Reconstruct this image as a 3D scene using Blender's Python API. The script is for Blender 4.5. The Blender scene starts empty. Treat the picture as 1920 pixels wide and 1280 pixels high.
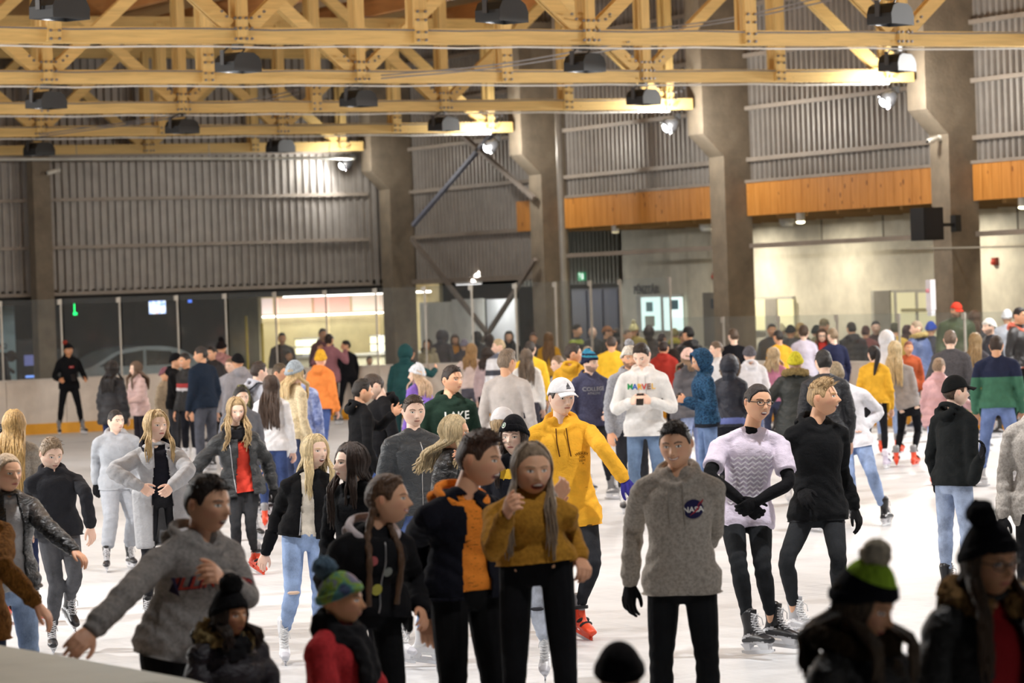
import bpy, bmesh, math, random
import numpy as np
from mathutils import Vector, Matrix
from mathutils.bvhtree import BVHTree
D = bpy.data
sc = bpy.context.scene
COL = sc.collection
rng = np.random.RandomState(7)
random.seed(7)

# ------------------------------------------------------------------ camera
FP = 6280.0                       # focal length in pixels of the 1920 wide frame
CAM = np.array([0.0, 0.0, 2.52])
YAW = math.radians(27.6); PITCH = math.atan(96.04/FP); ROLL = math.atan(.035)
F0 = np.array([math.sin(YAW), math.cos(YAW), 0.]); R0 = np.array([math.cos(YAW), -math.sin(YAW), 0.]); U0 = np.array([0, 0, 1.])
FW = F0*math.cos(PITCH) - U0*math.sin(PITCH)
UT = U0*math.cos(PITCH) + F0*math.sin(PITCH)
RT = R0*math.cos(ROLL) - UT*math.sin(ROLL)
UP = UT*math.cos(ROLL) + R0*math.sin(ROLL)
cd = D.cameras.new('camera'); cam = D.objects.new('camera', cd); COL.objects.link(cam)
cd.sensor_width = 36.0; cd.lens = FP*36.0/1920.0; cd.clip_end = 400; cd.clip_start = .5
cam.matrix_world = Matrix(((RT[0], UP[0], -FW[0], CAM[0]), (RT[1], UP[1], -FW[1], CAM[1]), (RT[2], UP[2], -FW[2], CAM[2]), (0, 0, 0, 1)))
cd.dof.use_dof = True; cd.dof.focus_distance = 24.0; cd.dof.aperture_fstop = 3.9
sc.camera = cam

# ------------------------------------------------------------------ world, view
w = D.worlds.new('night'); sc.world = w; w.use_nodes = True
w.node_tree.nodes['Background'].inputs[0].default_value = (.010, .012, .018, 1)
w.node_tree.nodes['Background'].inputs[1].default_value = 1.0
sc.view_settings.view_transform = 'Standard'; sc.view_settings.look = 'None'
sc.view_settings.gamma = 1.0; sc.view_settings.use_curve_mapping = False
sc.view_settings.exposure = -0.06
try:
    sc.cycles.use_denoising = True
    sc.cycles.denoiser = 'OPENIMAGEDENOISE'
    sc.cycles.max_bounces = 8; sc.cycles.diffuse_bounces = 4; sc.cycles.glossy_bounces = 3
    sc.cycles.transparent_max_bounces = 16; sc.cycles.transmission_bounces = 4
    sc.cycles.sample_clamp_indirect = 6.0
    sc.cycles.use_light_tree = True
except Exception:
    pass

FLOOD_W = 800.0      # the bright floodlights on the columns
HALL_W = 132.0        # lamps hung under the trusses, added near rows too
def area(name, loc, direction, size, watt, color=(1, .97, .92), shape='DISK', spread=180, sy=None):
    l = D.lights.new(name, 'AREA'); l.shape = shape; l.size = size; l.energy = watt; l.color = color; l.spread = math.radians(spread)
    if sy: l.size_y = sy
    o = D.objects.new(name, l); COL.objects.link(o); o.location = loc
    o.rotation_euler = Vector(direction).to_track_quat('-Z', 'Y').to_euler()
    return o
# floods along the far long side stand on the columns, the twin row on the near long side is behind the camera's left
FLOODS = [(33.75, 73.0, 5.62), (33.75, 65.4, 5.62), (33.75, 57.6, 5.62), (33.75, 49.9, 5.62), (33.75, 42.2, 5.62), (33.75, 34.4, 5.62), (33.75, 26.6, 5.62),
          (2.2, 57.6, 5.62), (2.2, 49.9, 5.62), (2.2, 42.2, 5.62), (2.2, 34.4, 5.62), (2.2, 26.6, 5.62)]
for i, (x, y, z) in enumerate(FLOODS):
    s = -1 if x > 10 else 1
    k = .30 if y > 70 else .9 if y > 60 else 1.0
    area('flood_beam', (x, y, z), (s*.84, -.10, -.52), .30, FLOOD_W*k, (1, .985, .96), spread=175)
    if x > 10 and 40 < y < 75:
        pl = D.lights.new('flood_spill', 'POINT'); pl.energy = 210*(k if y < 70 else .45); pl.shadow_soft_size = .12; pl.color = (1, .97, .9); po = D.objects.new('flood_spill', pl); COL.objects.link(po); po.location = (x-.20, y-.55, z+.05)
# lamps under trusses and added near rows: (x, y, share of full power)
HALL = [(X, Y, k) for Y, k in ((3.2, .5), (10.9, .6), (18.6, 1.25), (26.6, 1.25), (34.4, .86), (42.2, .68), (49.9, .45), (57.6, .15), (65.4, .05)) for X in (7.2, 12.6, 18.0, 23.4, 28.8)]  # unseen near rows are added to light people from the front
for X, Y, k in HALL:
    area('hall_lamp_beam', (X, Y, 5.66), (0, 0, -1), .24, HALL_W*k, (1, .99, .985), spread=140)

# ------------------------------------------------------------------ pixel <-> place
def ray(px, py): return FW + (px-960)/FP*RT - (py-640)/FP*UP
def ground(px, py, z=0.):
    d = ray(px, py); t = (z-CAM[2])/d[2]; return CAM + d*t
def plane_x(px, py, X): d = ray(px, py); return CAM + d*(X/d[0])
def plane_y(px, py, Y): d = ray(px, py); return CAM + d*(Y/d[1])
def place_h(px, top, H):            # where someone of height H stands whose crown shows at (px, top)
    p = ground(px, top, H); return np.array([p[0], p[1], 0.])

# ------------------------------------------------------------------ materials
_m = {}
def lin(c):
    if isinstance(c, str):
        c = c.lstrip('#'); c = c if len(c) == 6 else ''.join(q*2 for q in c); c = tuple(int(c[i:i+2], 16)/255 for i in (0, 2, 4))
    return tuple(((v+.055)/1.055)**2.4 if v > .04045 else v/12.92 for v in c[:3]) + (1,)
def nm(name):
    m = D.materials.new(name); m.use_nodes = True
    return m, m.node_tree.nodes, m.node_tree.links, m.node_tree.nodes['Principled BSDF']
def tex(N, L, kind='Object', scale=(1, 1, 1), rot=(0, 0, 0)):
    c = N.new('ShaderNodeTexCoord'); mp = N.new('ShaderNodeMapping'); mp.inputs['Scale'].default_value = scale; mp.inputs['Rotation'].default_value = rot
    L.new(c.outputs[kind], mp.inputs[0]); return mp.outputs[0]
def noise(N, L, vec, scale, detail=3, rough=.55, dist=0):
    n = N.new('ShaderNodeTexNoise'); n.inputs['Scale'].default_value = scale; n.inputs['Detail'].default_value = detail
    n.inputs['Roughness'].default_value = rough; n.inputs['Distortion'].default_value = dist; L.new(vec, n.inputs['Vector']); return n.outputs['Fac']
def ramp(N, L, fac, stops):
    r = N.new('ShaderNodeValToRGB'); L.new(fac, r.inputs[0]); e = r.color_ramp.elements
    while len(e) < len(stops): e.new(.5)
    for k, (p, c) in enumerate(stops): e[k].position = p; e[k].color = c if not isinstance(c, str) else lin(c)
    return r.outputs[0]
def bump(N, L, B, h, strength=.3, dist=.01):
    b = N.new('ShaderNodeBump'); b.inputs['Strength'].default_value = strength; b.inputs['Distance'].default_value = dist
    L.new(h, b.inputs['Height']); L.new(b.outputs[0], B.inputs['Normal'])
def vary(c, k):
    return tuple(min(1, v*k) for v in c[:3]) + (1,)
def plain(c, rough=.6, metal=0., name='paint', spec=.5):
    key = ('plain', c, rough, metal)
    if key not in _m:
        m, N, L, B = nm(name); col = lin(c)
        v = tex(N, L); f = noise(N, L, v, 3.0, 4)
        L.new(ramp(N, L, f, [(.3, vary(col, .86)), (.7, vary(col, 1.08))]), B.inputs['Base Color'])
        B.inputs['Roughness'].default_value = rough; B.inputs['Metallic'].default_value = metal; B.inputs['Specular IOR Level'].default_value = spec
        _m[key] = m
    return _m[key]
def desat(c, k): g = .25*c[0]+.6*c[1]+.15*c[2]; return tuple(v+(g-v)*k for v in c[:3])+(1,)
def fabric(c, kind='knit'):
    key = ('fab', c, kind)
    if key in _m: return _m[key]
    m, N, L, B = nm(kind + '_cloth'); col = desat(lin(c), .32 if kind == 'denim' else .06); v = tex(N, L)
    B.inputs['Roughness'].default_value = .92; B.inputs['Specular IOR Level'].default_value = .15
    if kind == 'denim':
        f = noise(N, L, v, 7, 5, .6); g = noise(N, L, tex(N, L, scale=(60, 60, 14)), 6, 2)
        mx = N.new('ShaderNodeMath'); mx.operation = 'MULTIPLY_ADD'; L.new(g, mx.inputs[0]); mx.inputs[1].default_value = .3; L.new(f, mx.inputs[2])
        L.new(ramp(N, L, mx.outputs[0], [(.45, vary(col, .62)), (.65, col), (.9, vary(col, 1.35))]), B.inputs['Base Color'])
        bump(N, L, B, noise(N, L, tex(N, L, scale=(1, 1, .45)), 28, 3), .5, .012)
    elif kind == 'leather':
        B.inputs['Roughness'].default_value = .34; B.inputs['Specular IOR Level'].default_value = .6
        f = noise(N, L, v, 9, 4); L.new(ramp(N, L, f, [(.3, vary(col, .7)), (.7, vary(col, 1.2))]), B.inputs['Base Color'])
        bump(N, L, B, noise(N, L, tex(N, L, scale=(1, 1, 2.2)), 16, 4, .6, 1.5), .9, .02)
    elif kind == 'nylon':
        B.inputs['Roughness'].default_value = .5; B.inputs['Specular IOR Level'].default_value = .4
        f = noise(N, L, v, 6, 4); L.new(ramp(N, L, f, [(.3, vary(col, .8)), (.7, vary(col, 1.15))]), B.inputs['Base Color'])
        bump(N, L, B, noise(N, L, tex(N, L, scale=(1, 1, 1.8)), 14, 4, .6, 1.2), .8, .02)
    elif kind == 'fur':
        f = noise(N, L, tex(N, L, scale=(1, 1, .5)), 70, 4, .7, .5)
        L.new(ramp(N, L, f, [(.3, vary(col, .45)), (.5, col), (.72, vary(col, 1.5))]), B.inputs['Base Color'])
        bump(N, L, B, f, 1.0, .03)
    elif kind == 'melange':
        f = noise(N, L, v, 60, 3, .7); L.new(ramp(N, L, f, [(.35, vary(col, .72)), (.6, vary(col, 1.12))]), B.inputs['Base Color'])
        bump(N, L, B, noise(N, L, v, 22, 4), .5, .012)
    elif kind == 'speckle':
        f = noise(N, L, tex(N, L, scale=(1, 1, 1.4)), 48, 3, .75, .6); L.new(ramp(N, L, f, [(.40, '#16243c'), (.5, vary(col, .8)), (.6, vary(col, 1.35))]), B.inputs['Base Color'])
        bump(N, L, B, f, .6, .012)
    elif kind == 'tiedye':
        f = noise(N, L, v, 7, 5, .7); L.new(ramp(N, L, f, [(.36, '#5c6a9c'), (.5, '#8f9cc6'), (.66, '#cdd5ea')]), B.inputs['Base Color'])
        bump(N, L, B, noise(N, L, v, 22, 4), .5, .012)
    elif kind == 'scribble':
        f = noise(N, L, tex(N, L, scale=(.5, 1, 2.4), rot=(0, .5, 0)), 26, 4, .7, 2.0)
        L.new(ramp(N, L, f, [(.36, '#3c2410'), (.40, col), (.7, vary(col, 1.05))]), B.inputs['Base Color'])
        bump(N, L, B, noise(N, L, v, 22, 4), .5, .012)
    elif kind == 'camo':
        f = noise(N, L, v, 14, 3, .6, 1); L.new(ramp(N, L, f, [(.38, '#1c1c1a'), (.5, '#4a4a34'), (.6, '#8a845c'), (.66, '#26261f')]), B.inputs['Base Color'])
    elif kind == 'patch':
        f = noise(N, L, v, 13, 2, .5, .4); L.new(ramp(N, L, f, [(.34, '#3f4660'), (.45, '#4b7a74'), (.54, '#7f9a2e'), (.64, '#6a6a80'), (.75, '#a08a8a')]), B.inputs['Base Color'])
        bump(N, L, B, noise(N, L, v, 60, 3), .6, .01)
    elif kind == 'rib':
        wv = N.new('ShaderNodeTexNoise'); f = noise(N, L, tex(N, L, scale=(1, 1, .2)), 55, 2)
        L.new(ramp(N, L, f, [(.3, vary(col, .7)), (.65, vary(col, 1.15))]), B.inputs['Base Color']); bump(N, L, B, f, .8, .01)
    else:
        f = noise(N, L, v, 12, 4); L.new(ramp(N, L, f, [(.3, vary(col, .86)), (.7, vary(col, 1.08))]), B.inputs['Base Color'])
        bump(N, L, B, noise(N, L, tex(N, L, scale=(1, 1, 1.3)), 20, 4, .6, .6), .6, .014)
    _m[key] = m
    return m
def hairmat(c):
    key = ('hair', c)
    if key not in _m:
        m, N, L, B = nm('hair'); col = desat(lin(c), .22)
        f = noise(N, L, tex(N, L, scale=(1, 1, .12)), 90, 3, .7, .2)
        L.new(ramp(N, L, f, [(.3, vary(col, .5)), (.52, col), (.75, vary(col, 1.55))]), B.inputs['Base Color'])
        B.inputs['Roughness'].default_value = .48; B.inputs['Specular IOR Level'].default_value = .35
        bump(N, L, B, f, .8, .012); _m[key] = m
    return _m[key]
def skinmat():
    if 'skin' not in _m:
        m, N, L, B = nm('skin'); a = N.new('ShaderNodeVertexColor'); a.layer_name = 'tone'
        L.new(a.outputs[0], B.inputs['Base Color']); B.inputs['Roughness'].default_value = .52; B.inputs['Specular IOR Level'].default_value = .35
        B.inputs['Subsurface Weight'].default_value = .12; B.inputs['Subsurface Radius'].default_value = (.012, .005, .003)
        bump(N, L, B, noise(N, L, tex(N, L), 60, 3), .12, .004); _m['skin'] = m
    return _m['skin']
def emit(c, strength, name='glow'):
    key = ('emit', c, strength)
    if key not in _m:
        m, N, L, B = nm(name); B.inputs['Base Color'].default_value = lin(c)
        B.inputs['Emission Color'].default_value = lin(c); B.inputs['Emission Strength'].default_value = strength; _m[key] = m
    return _m[key]

# ------------------------------------------------------------------ mesh helpers
class MB:
    def __init__(s): s.v = []; s.f = []; s.m = []; s.n = 0
    def add(s, v, f, mi=0):
        v = np.asarray(v, float); s.v.append(v); s.f += [tuple(int(i)+s.n for i in q) for q in f]; s.m += [mi]*len(f); s.n += len(v)
    def box(s, c, d, mi=0, R=None):
        a = np.array([(x, y, z) for x in (-1, 1) for y in (-1, 1) for z in (-1, 1)], float)*np.array(d)/2
        if R is not None: a = a@np.asarray(R, float).T
        s.add(a+np.array(c, float), [(0, 1, 3, 2), (4, 6, 7, 5), (0, 4, 5, 1), (2, 3, 7, 6), (0, 2, 6, 4), (1, 5, 7, 3)], mi)
    def bar(s, a, b, wd, th, up=(0, 0, 1), mi=0):      # beam from a to b, wd across up-normal, th along 'up'
        a = np.array(a, float); b = np.array(b, float); t = b-a; L = np.linalg.norm(t); t /= L
        u = np.array(up, float); u = u-(u@t)*t; u /= np.linalg.norm(u); r = np.cross(t, u)
        s.box((a+b)/2, (L, wd, th), mi, np.stack([t, r, u], 1))
    def tube(s, P, R, lat=(1, 0, 0), n=12, sub=1, mi=0, cap=True):
        v, f = tube(P, R, lat, n, sub, cap); s.add(v, f, mi)
    def ball(s, c, r, n=12, mi=0, R=None):
        v, f = ball(n); v = v*np.array(r)
        if R is not None: v = v@np.asarray(R, float).T
        s.add(v+np.array(c, float), f, mi)
    def mesh(s, name='mesh'):
        me = D.meshes.new(name); V = np.concatenate(s.v) if s.v else np.zeros((0, 3))
        me.from_pydata(V.tolist(), [], s.f)
        if any(s.m): me.polygons.foreach_set('material_index', s.m)
        me.update(); return me
    def build(s, name, mats, parent=None, smooth=False):
        me = s.mesh(name)
        for m in (mats if isinstance(mats, (list, tuple)) else [mats]): me.materials.append(m)
        if smooth: me.polygons.foreach_set('use_smooth', [True]*len(me.polygons))
        return link(D.objects.new(name, me), parent)
def link(o, parent=None):
    COL.objects.link(o)
    if parent is not None: o.parent = parent
    return o
def tag(o, label=None, cat=None, group=None, kind=None):
    if label: o['label'] = label
    if cat: o['category'] = cat
    if group: o['group'] = group
    if kind: o['kind'] = kind
    return o
def thing(name, label, cat, loc=(0, 0, 0), rz=0, group=None):
    o = link(D.objects.new(name, None)); o.location = loc; o.rotation_euler = (0, 0, rz); o.empty_display_size = .1
    return tag(o, label, cat, group)
def struct(name, mb, mats, smooth=False): return tag(mb.build(name, mats, None, smooth), kind='structure')
def catmull(P, sub):
    P = np.asarray(P, float)
    if sub <= 1 or len(P) < 3: return P
    Q = np.vstack([2*P[0]-P[1], P, 2*P[-1]-P[-2]]); out = []
    for i in range(1, len(Q)-2):
        for k in range(sub):
            t = k/sub; a, b, c, d = Q[i-1], Q[i], Q[i+1], Q[i+2]
            out.append(.5*((2*b)+(-a+c)*t+(2*a-5*b+4*c-d)*t*t+(-a+3*b-3*c+d)*t**3))
    out.append(P[-1]); return np.array(out)
def tube(P, R, lat=(1, 0, 0), n=12, sub=1, cap=True):
    P = np.asarray(P, float); R = np.asarray(R, float)
    if R.ndim == 0: R = np.full(len(P), float(R))
    if R.ndim == 1: R = np.stack([R, R], 1)
    if len(R) != len(P): R = np.repeat(R[:1], len(P), 0)
    Q = catmull(np.hstack([P, R]), sub); P = Q[:, :3]; R = np.maximum(Q[:, 3:], 1e-4)
    T = np.gradient(P, axis=0); T /= np.linalg.norm(T, axis=1)[:, None]+1e-9
    if cap:
        r0, r1 = R[0].min(), R[-1].min()
        P = np.vstack([P[0]-T[0]*r0*.55, P, P[-1]+T[-1]*r1*.55]); R = np.vstack([R[0]*.72, R, R[-1]*.72]); T = np.vstack([T[0], T, T[-1]])
    lat = np.asarray(lat, float); k = len(P); V = np.zeros((k, n, 3)); th = np.arange(n)*2*math.pi/n; pu = None
    for i in range(k):
        t = T[i]; u = lat-(lat@t)*t
        if np.linalg.norm(u) < .25:
            u = pu-(pu@t)*t if pu is not None else np.cross(t, (0.31, .9, .2))
        u /= np.linalg.norm(u); pu = u; v = np.cross(t, u)
        V[i] = P[i]+np.outer(np.cos(th)*R[i, 0], u)+np.outer(np.sin(th)*R[i, 1], v)
    V = V.reshape(-1, 3); F = []
    for i in range(k-1):
        for j in range(n):
            j2 = (j+1) % n; F.append((i*n+j, i*n+j2, (i+1)*n+j2, (i+1)*n+j))
    F.append(tuple(range(n-1, -1, -1))); F.append(tuple((k-1)*n+j for j in range(n)))
    return V, F
def ball(n=12):
    m = max(4, n//2); V = [(0, 0, -1)]
    for i in range(1, m):
        a = -math.pi/2+math.pi*i/m
        for j in range(n): b = 2*math.pi*j/n; V.append((math.cos(a)*math.cos(b), math.cos(a)*math.sin(b), math.sin(a)))
    V.append((0, 0, 1)); F = []
    for j in range(n): F.append((0, 1+(j+1) % n, 1+j)); F.append((len(V)-1, len(V)-1-n+j, len(V)-1-n+(j+1) % n))
    for i in range(m-2):
        for j in range(n): a = 1+i*n; F.append((a+j, a+(j+1) % n, a+n+(j+1) % n, a+n+j))
    return np.array(V), F

_ts = D.scenes.new('bake'); _wt = D.textures.new('wrinkle', 'CLOUDS'); _wt.noise_scale = .11; _wt.noise_depth = 2
_ft = D.textures.new('tuft', 'CLOUDS'); _ft.noise_scale = .018; _ft.noise_depth = 2
_qt = D.textures.new('fold', 'CLOUDS'); _qt.noise_scale = .055; _qt.noise_depth = 1
def bake(mb, voxel=.012, smooth=3, disp=0., tx=None, solid=0.):
    me = mb if isinstance(mb, bpy.types.Mesh) else mb.mesh('t')
    o = D.objects.new('t', me); _ts.collection.objects.link(o)
    if voxel:
        r = o.modifiers.new('r', 'REMESH'); r.mode = 'VOXEL'; r.voxel_size = voxel; r.use_smooth_shade = True
    if smooth:
        s = o.modifiers.new('s', 'SMOOTH'); s.factor = .5; s.iterations = smooth
    if solid:
        s = o.modifiers.new('o', 'SOLIDIFY'); s.thickness = solid; s.offset = 0
    if disp:
        d = o.modifiers.new('d', 'DISPLACE'); d.texture = tx or _wt; d.strength = disp; d.mid_level = .5; d.texture_coords = 'LOCAL'
    vl = _ts.view_layers[0]; vl.update(); dg = vl.depsgraph
    out = D.meshes.new_from_object(o.evaluated_get(dg)); D.objects.remove(o); D.meshes.remove(me)
    return out
def arr(me):
    V = np.zeros(len(me.vertices)*3); me.vertices.foreach_get('co', V); V = V.reshape(-1, 3)
    return V, [tuple(p.vertices) for p in me.polygons]
def textmesh(body, size=1.0, ext=0., bold=0.):
    c = D.curves.new('t', 'FONT'); c.body = body; c.size = size; c.align_x = 'CENTER'; c.align_y = 'CENTER'; c.offset = bold; c.resolution_u = 3; c.extrude = ext
    o = D.objects.new('t', c); _ts.collection.objects.link(o); vl = _ts.view_layers[0]; vl.update()
    me = D.meshes.new_from_object(o.evaluated_get(vl.depsgraph)); D.objects.remove(o); D.curves.remove(c)
    V, F = arr(me); D.meshes.remove(me); return V, F
# ================================================================== people
def sm(t): t = np.clip(t, 0, 1); return t*t*(3-2*t)
def gs(x, c, s): return np.exp(-((x-c)/s)**2)
def head_surf(az, el, jaw=1.0):
    """unit-ish head (half height 1): az 0 = face, + to the person's right, el up."""
    dx = np.sin(az)*np.cos(el); dy = np.cos(az)*np.cos(el); dz = np.sin(el)
    x = dx*.70; y = dy*.86; z = dz*1.0
    lo = np.clip(-dz, 0, 1); x = x*(1-.24*jaw*lo**2.0)
    bk = sm(-dy*2.5)*sm(lo*1.3); y = y*(1-.50*bk)
    y = y+.10*sm(dy*1.5)*gs(dz, -.55, .5)*gs(dx, 0, .55)
    y = y-.03
    fr = sm((dy-.05)*3)
    X = np.abs(x)
    prof = np.where(z > -.22, np.clip((.16-z)/.38, 0, 1)**1.3, np.clip((z+.36)/.14, 0, 1))
    wn = .055+.06*np.clip((.1-z)/.4, 0, 1)
    y = y+fr*.21*prof*np.exp(-(X/wn)**2)
    y = y-fr*.075*np.exp(-((X-.27)/.15)**2-((z-.06)/.10)**2)
    y = y+fr*.035*np.exp(-((X-.27)/.09)**2-((z-.05)/.055)**2)
    y = y+fr*.035*np.exp(-((X-.26)/.18)**2-((z-.22)/.06)**2)
    y = y+fr*.045*np.exp(-(X/.15)**2)*(gs(z, -.455, .035)+gs(z, -.54, .04))
    y = y+fr*.06*gs(z, -.84, .14)*np.exp(-(x/.2)**2) - fr*.025*gs(z, -.66, .06)*np.exp(-(x/.2)**2)
    y = y+fr*.02*np.exp(-((X-.38)/.14)**2-((z+.16)/.14)**2)
    y = y-fr*.05*np.exp(-((X-.52)/.14)**2-((z+.45)/.2)**2)
    return np.stack([x, y, z], -1)
def warp(n, a):          # n samples over -pi..pi, denser near 0
    t = np.linspace(-1, 1, n+1)[:-1]; return math.pi*(a*t+(1-a)*t**3)
def head_grid(lod):
    na, ne = ((120, 110), (64, 56), (32, 26))[lod]
    az = warp(na, .45); t = np.linspace(-1, 1, ne); el = math.pi/2*(.62*t+.38*t**3)*.999
    A, E = np.meshgrid(az, el); return A, E, na, ne
def grid_faces(na, ne, keep=None):
    F = []
    for i in range(ne-1):
        for j in range(na):
            j2 = (j+1) % na
            if keep is None or (keep[i, j] and keep[i, j2] and keep[i+1, j] and keep[i+1, j2]): F.append((i*na+j, i*na+j2, (i+1)*na+j2, (i+1)*na+j))
    return F
def hn(P, k=1.0):       # cheap smooth noise -1..1
    x, y, z = P[..., 0]*k, P[..., 1]*k, P[..., 2]*k
    return (np.sin(x*7.1+1.3*np.sin(y*5.3+2))+np.sin(y*8.3+1.7*np.sin(z*6.1))+np.sin(z*9.7+1.1*np.sin(x*7.9+1)))/3
def zline(A, front=.60, side=.20, nape=-.55, burn=-.02):
    a = np.abs(A)*180/math.pi
    return np.interp(a, [0, 30, 46, 58, 68, 76, 84, 105, 125, 180], [front, front-.03, front-.16, .30, burn, burn, side, side, nape, nape])

SKINS = {'l': '#e8bfa2', 'm': '#dcaa88', 'p': '#efcdb8', 't': '#c58f68'}
def np3(*a): return np.array(a, float)

_hands = {}
def hand(pose, lod):
    key = (pose, lod)
    if key in _hands: return _hands[key]
    # wrist at origin, fingers towards +Y, palm faces -Z, thumb on +X side (a right hand seen from the back of the hand)
    m = MB()
    m.tube([(0, -.03, 0), (0, .01, 0), (.002, .05, 0), (.002, .088, -.002)], [(.026, .018), (.030, .016), (.040, .015), (.041, .012)], (1, 0, 0), 12, 3)
    curl = {'relax': (.35, .45, .35), 'fist': (1.25, 1.45, .9), 'open': (.08, .10, .06), 'hold': (.75, .8, .5)}[pose]
    spread = .16 if pose == 'open' else .03
    for k, (x, L) in enumerate(((.030, .072), (.010, .080), (-.011, .075), (-.030, .058))):
        p = np3(x, .086-.004*abs(k-1), 0); a = curl[0]*(1+.08*k)*.9; pts = [p-np3(0, .014, 0), p]; sp = (1.2-k)*spread
        for seg, q in zip((.44, .32, .26), (0, curl[1], curl[2])):
            a += q; p = p+L*seg*np3(math.sin(sp)*math.cos(a), math.cos(a)*math.cos(sp), -math.sin(a)); pts.append(p)
        m.tube(pts, [.0102, .0098, .0090, .0082, .0066], (1, 0, 0), 8, 2)
    b = .75 if pose != 'open' else .95; dn = .5 if pose in ('fist', 'hold') else .2
    p0 = np3(.020, .018, -.004); p1 = p0+.040*np3(math.sin(b), math.cos(b), -dn*.5); p2 = p1+.032*np3(math.sin(b*.5), math.cos(b*.5), -dn); p3 = p2+.024*np3(math.sin(b*.1), 1, -dn)
    m.tube([p0-np3(.008, .008, 0), p0, p1, p2, p3], [.013, .0135, .0112, .0098, .007], (0, 0, 1), 8, 2)
    me = bake(m, (.0042, .007, .012)[lod], 1); V, F = arr(me); D.meshes.remove(me); _hands[key] = (V, F); return V, F

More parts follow.
